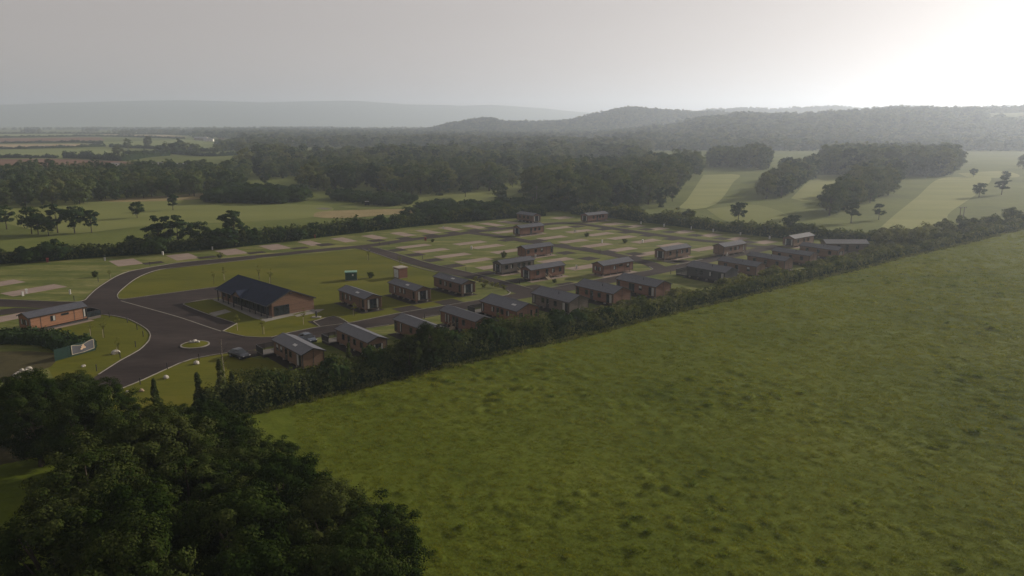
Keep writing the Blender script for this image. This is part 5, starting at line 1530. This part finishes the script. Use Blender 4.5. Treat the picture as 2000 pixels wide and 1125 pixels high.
# foreground belt of trees
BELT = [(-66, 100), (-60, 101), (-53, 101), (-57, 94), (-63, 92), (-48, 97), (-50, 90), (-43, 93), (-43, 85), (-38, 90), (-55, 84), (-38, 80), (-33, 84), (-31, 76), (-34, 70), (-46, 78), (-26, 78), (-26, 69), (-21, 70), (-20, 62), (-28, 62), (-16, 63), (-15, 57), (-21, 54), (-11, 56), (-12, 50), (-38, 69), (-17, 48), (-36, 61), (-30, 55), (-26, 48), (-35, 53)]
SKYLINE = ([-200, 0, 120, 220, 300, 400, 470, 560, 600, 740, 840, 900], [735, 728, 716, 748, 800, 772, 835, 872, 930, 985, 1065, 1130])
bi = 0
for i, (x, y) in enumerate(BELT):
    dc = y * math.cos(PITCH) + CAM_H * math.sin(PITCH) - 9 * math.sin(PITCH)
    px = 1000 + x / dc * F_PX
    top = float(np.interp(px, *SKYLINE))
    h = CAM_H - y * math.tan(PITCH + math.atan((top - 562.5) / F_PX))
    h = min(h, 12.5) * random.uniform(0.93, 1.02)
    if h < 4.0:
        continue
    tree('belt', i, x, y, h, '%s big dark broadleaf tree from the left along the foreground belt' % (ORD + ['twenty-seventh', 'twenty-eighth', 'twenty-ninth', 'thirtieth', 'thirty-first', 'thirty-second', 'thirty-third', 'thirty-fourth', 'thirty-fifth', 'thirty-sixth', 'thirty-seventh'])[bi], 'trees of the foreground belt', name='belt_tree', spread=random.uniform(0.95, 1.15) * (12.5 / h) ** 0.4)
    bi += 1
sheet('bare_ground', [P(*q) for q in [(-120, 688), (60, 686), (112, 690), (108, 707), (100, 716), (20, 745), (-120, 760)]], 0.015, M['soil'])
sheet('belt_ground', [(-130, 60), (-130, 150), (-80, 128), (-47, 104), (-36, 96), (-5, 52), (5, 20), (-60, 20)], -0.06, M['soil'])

# woods --------------------------------------------------------------
def inside(poly, x, y):
    c = np.zeros(len(x), bool)
    n = len(poly)
    for i in range(n):
        x1, y1 = poly[i]; x2, y2 = poly[(i + 1) % n]
        cond = ((y1 > y) != (y2 > y))
        with np.errstate(divide='ignore', invalid='ignore'):
            xi = (x2 - x1) * (y - y1) / (y2 - y1 + 1e-12) + x1
        c ^= cond & (x < xi)
    return c
def scatter_in(poly_px, sp, seed, world=None):
    poly = world or [P(*q) for q in poly_px]
    xs_, ys_ = [p[0] for p in poly], [p[1] for p in poly]
    r = np.random.default_rng(seed)
    gx, gy = np.meshgrid(np.arange(min(xs_), max(xs_), sp), np.arange(min(ys_), max(ys_), sp))
    gx = gx.ravel() + r.uniform(-0.42, 0.42, gx.size) * sp
    gy = gy.ravel() + r.uniform(-0.42, 0.42, gy.size) * sp
    k_ = inside(poly, gx, gy)
    return np.stack([gx[k_], gy[k_]], 1)
WOODS = [
    ('left tree belt beyond the fairway', [(-80, 402), (60, 404), (200, 396), (300, 387), (430, 381), (470, 374), (480, 352), (440, 343), (380, 338), (250, 340), (90, 344), (-80, 338)], 10.5, (7.5, 13)),
    ('central wood', [(590, 376), (700, 373), (800, 381), (860, 384), (1000, 368), (1015, 356), (1088, 350), (1105, 336), (1000, 326), (700, 328), (600, 334), (620, 350), (600, 362)], 12, (8, 15.5)),
    ('wood edge left of the clearing', [(430, 352), (480, 350), (560, 349), (600, 344), (590, 334), (440, 338)], 11, (8, 13)),
    ('dense wood above the far hedge', [(1030, 400), (1100, 412), (1190, 412), (1260, 402), (1305, 386), (1345, 362), (1372, 338), (1360, 328), (1270, 332), (1220, 340), (1130, 346), (1092, 362), (1040, 376)], 10.5, (10, 17.5)),
    ('left clump on the right fairway', [(1482, 391), (1522, 391), (1560, 368), (1592, 350), (1585, 342), (1540, 346), (1500, 370)], 8.5, (9, 17)),
    ('right clump on the right fairway', [(1588, 424), (1635, 419), (1700, 398), (1735, 384), (1755, 354), (1722, 347), (1665, 380), (1610, 405)], 8.5, (8.5, 16.5)),
    ('square plantation on the far fairway', [(1602, 338), (1640, 346), (1860, 345), (1868, 332), (1850, 320), (1620, 320)], 9.0, (14, 21)),
    ('small plantation at the far end of the pale fairway', [(1385, 327), (1448, 328), (1440, 317), (1390, 317)], 9.0, (14, 17)),
    ('tall clump at the head of the pale fairway', [(1455, 332), (1500, 332), (1495, 320), (1462, 320)], 9.0, (17, 20)),
]
cand = []
for wi, (nm, poly, sp, hr) in enumerate(WOODS):
    pts = scatter_in(poly, sp, 200 + wi)
    r = np.random.default_rng(300 + wi)
    for x, y in pts:
        cand.append((math.hypot(x, y), x, y, r.uniform(*hr), nm, r.random()))
cand.sort()
N_SINGLE = 290
for i, (D, x, y, h, nm, u) in enumerate(cand[:N_SINGLE]):
    kd = 'oak' if ('clump' in nm or 'plantation' in nm or u < 0.62) else 'wood'
    tree(kd, int(u * 9973), x, y, h, 'one of the close-grown dark trees of the ' + nm, 'trees of the ' + nm, z=max(-0.15, hz(x, y)), name='wood_tree', spread=1.0 if kd == 'oak' else 1.12)

# the rest of the woods: one mass, instanced
def scatter(name, pts, zs, scl, protos, label=None, seed=1, tilt=0.0, aniso=None):
    r = np.random.default_rng(seed)
    n = len(pts)
    me = bpy.data.meshes.new(name)
    me.vertices.add(n)
    co = np.column_stack([pts, zs]).astype(np.float32)
    me.vertices.foreach_set('co', co.ravel())
    rot = np.zeros((n, 3), np.float32); rot[:, 2] = r.uniform(0, 6.283, n)
    if tilt:
        rot[:, 0] = r.normal(0, tilt, n); rot[:, 1] = r.normal(0, tilt, n)
    a = me.attributes.new('rot', 'FLOAT_VECTOR', 'POINT'); a.data.foreach_set('vector', rot.ravel())
    sc3 = np.repeat(np.asarray(scl, np.float32)[:, None], 3, 1)
    if aniso is not None:
        sc3[:, :2] *= np.asarray(aniso, np.float32)[:, None]
    a = me.attributes.new('scl', 'FLOAT_VECTOR', 'POINT'); a.data.foreach_set('vector', np.ascontiguousarray(sc3).ravel())
    a = me.attributes.new('pick', 'INT', 'POINT'); a.data.foreach_set('value', r.integers(0, len(protos), n).astype(np.int32))
    o = link(bpy.data.objects.new(name, me))
    tag(o, label, None, None, 'stuff')
    ng = bpy.data.node_groups.new(name + '_nodes', 'GeometryNodeTree')
    ng.interface.new_socket('Geometry', in_out='INPUT', socket_type='NodeSocketGeometry')
    ng.interface.new_socket('Geometry', in_out='OUTPUT', socket_type='NodeSocketGeometry')
    nd, lk = ng.nodes, ng.links
    gi, go = nd.new('NodeGroupInput'), nd.new('NodeGroupOutput')
    iop = nd.new('GeometryNodeInstanceOnPoints')
    join = nd.new('GeometryNodeJoinGeometry')
    for pm in protos:
        po = bpy.data.objects.new(name + '_source', pm)
        oi = nd.new('GeometryNodeObjectInfo')
        oi.inputs['Object'].default_value = po
        gti = nd.new('GeometryNodeGeometryToInstance')
        lk.new(oi.outputs['Geometry'], gti.inputs[0])
        lk.new(gti.outputs[0], join.inputs[0])
    lk.new(gi.outputs[0], iop.inputs['Points'])
    lk.new(join.outputs[0], iop.inputs['Instance'])
    iop.inputs['Pick Instance'].default_value = True
    for attr, typ, sock in (('rot', 'FLOAT_VECTOR', 'Rotation'), ('scl', 'FLOAT_VECTOR', 'Scale'), ('pick', 'INT', 'Instance Index')):
        na = nd.new('GeometryNodeInputNamedAttribute')
        na.data_type = typ
        na.inputs['Name'].default_value = attr
        lk.new([s_ for s_ in na.outputs if s_.enabled][0], iop.inputs[sock])
    lk.new(iop.outputs[0], go.inputs[0])
    md = o.modifiers.new('scatter', 'NODES')
    md.node_group = ng
    return o

def reclad(me, mat):
    c = me.copy(); c.materials.clear(); c.materials.append(mat); return c
far_protos = [p[0] for p in PROTO['far']] + [reclad(p[0], M['leaf_olive']) for p in PROTO['far'][:2]] + [reclad(p[0], M['leaf_deep']) for p in PROTO['far'][2:4]]

rest = cand[N_SINGLE:]
rp = np.array([(c[1], c[2]) for c in rest]); rh = np.array([c[3] for c in rest])
scatter('woodland', rp, np.maximum(height(rp[:, 0], rp[:, 1]), -0.15), rh / 13.0, [p[0] for p in PROTO['wood']] + [p[0] for p in PROTO['oak'][:2]], 'dark green rear rows of the golf course woods', 5)

def wedge(t0, t1, d0, d1, sp, seed, grow=0.0):
    """points between two bearings and two distances, spacing growing with distance"""
    r = np.random.default_rng(seed)
    out = []
    d = d0
    while d < d1:
        s_ = sp * (1 + grow * (d - d0) / max(1, d1 - d0))
        t = np.arange(t0 * d, t1 * d, s_)
        out.append(np.stack([t + r.uniform(-0.45, 0.45, len(t)) * s_, d + r.uniform(-0.45, 0.45, len(t)) * s_], 1))
        d += s_
    return np.concatenate(out)
hill = [wedge(-0.36, 0.17, 690, 1900, 13.5, 11, 0.5), wedge(-0.10, 1.0, 1080, 2000, 12.5, 12, 0.25), wedge(-0.22, 0.75, 2000, 2800, 17, 13), wedge(0.12, 0.85, 2950, 3900, 24, 14), wedge(-0.40, -0.02, 1900, 3600, 22, 15, 0.4)]
hp = np.concatenate(hill)
keep = np.ones(len(hp), bool)
def clear(poly):
    global keep
    keep &= ~inside([P(*q) for q in poly], hp[:, 0], hp[:, 1])
clear([(1100, 312), (1160, 309), (1235, 314), (1215, 325), (1110, 334)])
clear([(1360, 300), (2300, 296), (2300, 345), (1360, 345)])
clear([(390, 300), (480, 290), (470, 272), (380, 268)])
clear([(500, 300), (620, 297), (640, 302), (520, 306)])
clear([(690, 312), (790, 309), (800, 313), (700, 316)])
clear([(560, 284), (640, 282), (650, 285), (570, 287)])
t_ = hp[:, 0] / hp[:, 1]
keep &= ~((t_ < -0.335) & (hp[:, 1] < 1250) & (hp[:, 1] > 690))
keep &= ~((t_ > 0.60) & (t_ < 0.70) & (hp[:, 1] > 1560) & (hp[:, 1] < 1790))      # field on the hill
keep &= ~((hp[:, 1] < 1750) & (t_ < 0.13) & (vnoise(hp[:, 0] + 900, hp[:, 1] / 1.7, 210, 44) < 0.36))      # open fields between the belts
hp = hp[keep]
r = np.random.default_rng(77)
hh = r.uniform(0.62, 1.3, len(hp)) * (0.85 + 0.4 * vnoise(hp[:, 0], hp[:, 1], 60, 8))
scatter('hill_woods', hp, height(hp[:, 0], hp[:, 1]) - 0.5, hh, far_protos, 'hazy wooded hills beyond the golf course', 6, aniso=r.uniform(1.0, 1.35, len(hp)))
# far tree lines on the plain
tl = []
r = np.random.default_rng(78)
for pts, n_, sp_ in [([(-300, 254), (0, 253.5), (150, 253), (300, 253.5), (450, 256), (560, 258)], 420, 40), ([(260, 258), (380, 261), (470, 266), (560, 262)], 260, 45), ([(430, 262), (520, 268), (640, 266), (760, 264)], 300, 50), ([(60, 258), (180, 257)], 40, 15), ([(250, 263.5), (330, 262)], 30, 10), ([(420, 285), (470, 284), (480, 300)], 60, 18), ([(330, 300), (370, 298)], 16, 8), ([(-200, 250.5), (600, 251)], 300, 120)]:
    ln = smooth_line([P(*q) for q in pts], 20)
    ii = r.integers(0, len(ln), n_)
    tl.append(np.array([(ln[i].x, ln[i].y) for i in ii]) + r.normal(0, sp_, (n_, 2)))
tp = np.concatenate(tl)
scatter('far_tree_lines', tp, height(tp[:, 0], tp[:, 1]) - 0.5, r.uniform(0.7, 1.2, len(tp)), far_protos, 'hazy tree lines across the distant plain', 7, aniso=r.uniform(1.1, 1.6, len(tp)))

# grass of the meadow and of the belt edge ------------------------------
def tuft_mesh(seed, n, hgt, spread, mat, width=0.05, droop=0.5):
    r = np.random.default_rng(seed)
    ang = r.uniform(0, 2 * np.pi, n)
    rad = np.sqrt(r.random(n)) * spread
    b = np.stack([rad * np.cos(ang), rad * np.sin(ang), np.full(n, -0.05)], 1)
    h = hgt * r.uniform(0.5, 1.15, n) * (1 - 0.5 * rad / spread)
    la = ang + r.normal(0, 0.7, n)
    dirv = np.stack([np.cos(la), np.sin(la), np.zeros(n)], 1)
    side = np.stack([-np.sin(la), np.cos(la), np.zeros(n)], 1) * width
    mid = b + dirv * (h * droop * 0.35)[:, None] + np.array([0, 0, 1]) * (h * 0.62)[:, None]
    tip = b + dirv * (h * droop)[:, None] + np.array([0, 0, 1]) * h[:, None]
    v = np.concatenate([b - side, b + side, mid + side * 0.8, mid - side * 0.8, tip + side * 0.15, tip - side * 0.15])
    i = np.arange(n)
    q = np.concatenate([np.stack([i, i + n, i + 2 * n, i + 3 * n], 1), np.stack([i + 3 * n, i + 2 * n, i + 4 * n, i + 5 * n], 1)])
    return np_mesh('tuft', v, q, mat, tint=np.tile(r.random(n), 6))
r = np.random.default_rng(91)
n_try = 120000
dd = np.exp(r.uniform(np.log(52), np.log(430), n_try))
tt = r.uniform(-0.30, 0.76, n_try)
gx, gy = tt * dd, dd
ww = (gx - H1A.x) * hw.x + (gy - H1A.y) * hw.y
D = np.hypot(gx, gy)
keep = ww > 0.3
gx, gy, D = gx[keep], gy[keep], D[keep]
gz = meadow_z(gx, gy)
scatter('meadow_grass', np.stack([gx, gy], 1), gz - 0.03, r.uniform(0.6, 1.25, len(gx)) * np.clip(D / 85, 0.9, 2.6) ** 0.8, [tuft_mesh(s_, 40, 0.17, 0.46, M['grass_blade'], 0.024, 1.1) for s_ in range(3)], 'rough green meadow grass', 8, tilt=0.1)
# darker rank tussocks
n_try = 40000
ss = r.uniform(-30, 200, n_try); ww = r.uniform(1.0, 115, n_try)
gx = H1A.x + hs.x * ss + hw.x * ww; gy = H1A.y + hs.y * ss + hw.y * ww
vis = (gy > 50) & (np.abs(gx / np.maximum(gy, 1)) < 0.75) & (meadow_bumps(gx, gy) > 0.19)
gx, gy = gx[vis], gy[vis]
scatter('rank_tussocks', np.stack([gx, gy], 1), meadow_z(gx, gy) - 0.04, r.uniform(0.7, 1.5, len(gx)), [tuft_mesh(s_ + 10, 40, 0.26, 0.34, M['grass_rank'], 0.028, 0.9) for s_ in range(3)], 'darker rank tussocks in the meadow', 9, tilt=0.08)
# long grass at the hedge foot
n_ = 2600
ss = r.uniform(-4, 330, n_); ww = r.normal(0.3, 0.5, n_)
gx = H1A.x + hs.x * ss + hw.x * ww; gy = H1A.y + hs.y * ss + hw.y * ww
scatter('hedge_foot_grass', np.stack([gx, gy], 1), meadow_z(gx, gy) - 0.1, r.uniform(0.9, 2.0, n_), [tuft_mesh(s_ + 20, 30, 0.45, 0.4, M['leaf_hedge'], 0.05, 0.6) for s_ in range(2)], 'long weedy grass at the hedge foot', 10)

# ------------------------------------------------------------------ haze
m, nt, out = new_mat('haze_air')
pv = nt.nodes.new('ShaderNodeVolumePrincipled')
pv.inputs['Color'].default_value = (0.74, 0.845, 1.0, 1)
pv.inputs['Density'].default_value = HAZE_DENSITY
pv.inputs['Anisotropy'].default_value = HAZE_G
nt.links.new(pv.outputs[0], out.inputs['Volume'])
hzb = MB().box(-9800, 9800, -700, 9300, -4, 275).build('haze', m)
hzb['kind'] = 'stuff'
hzb['label'] = 'pale summer haze over the whole landscape'
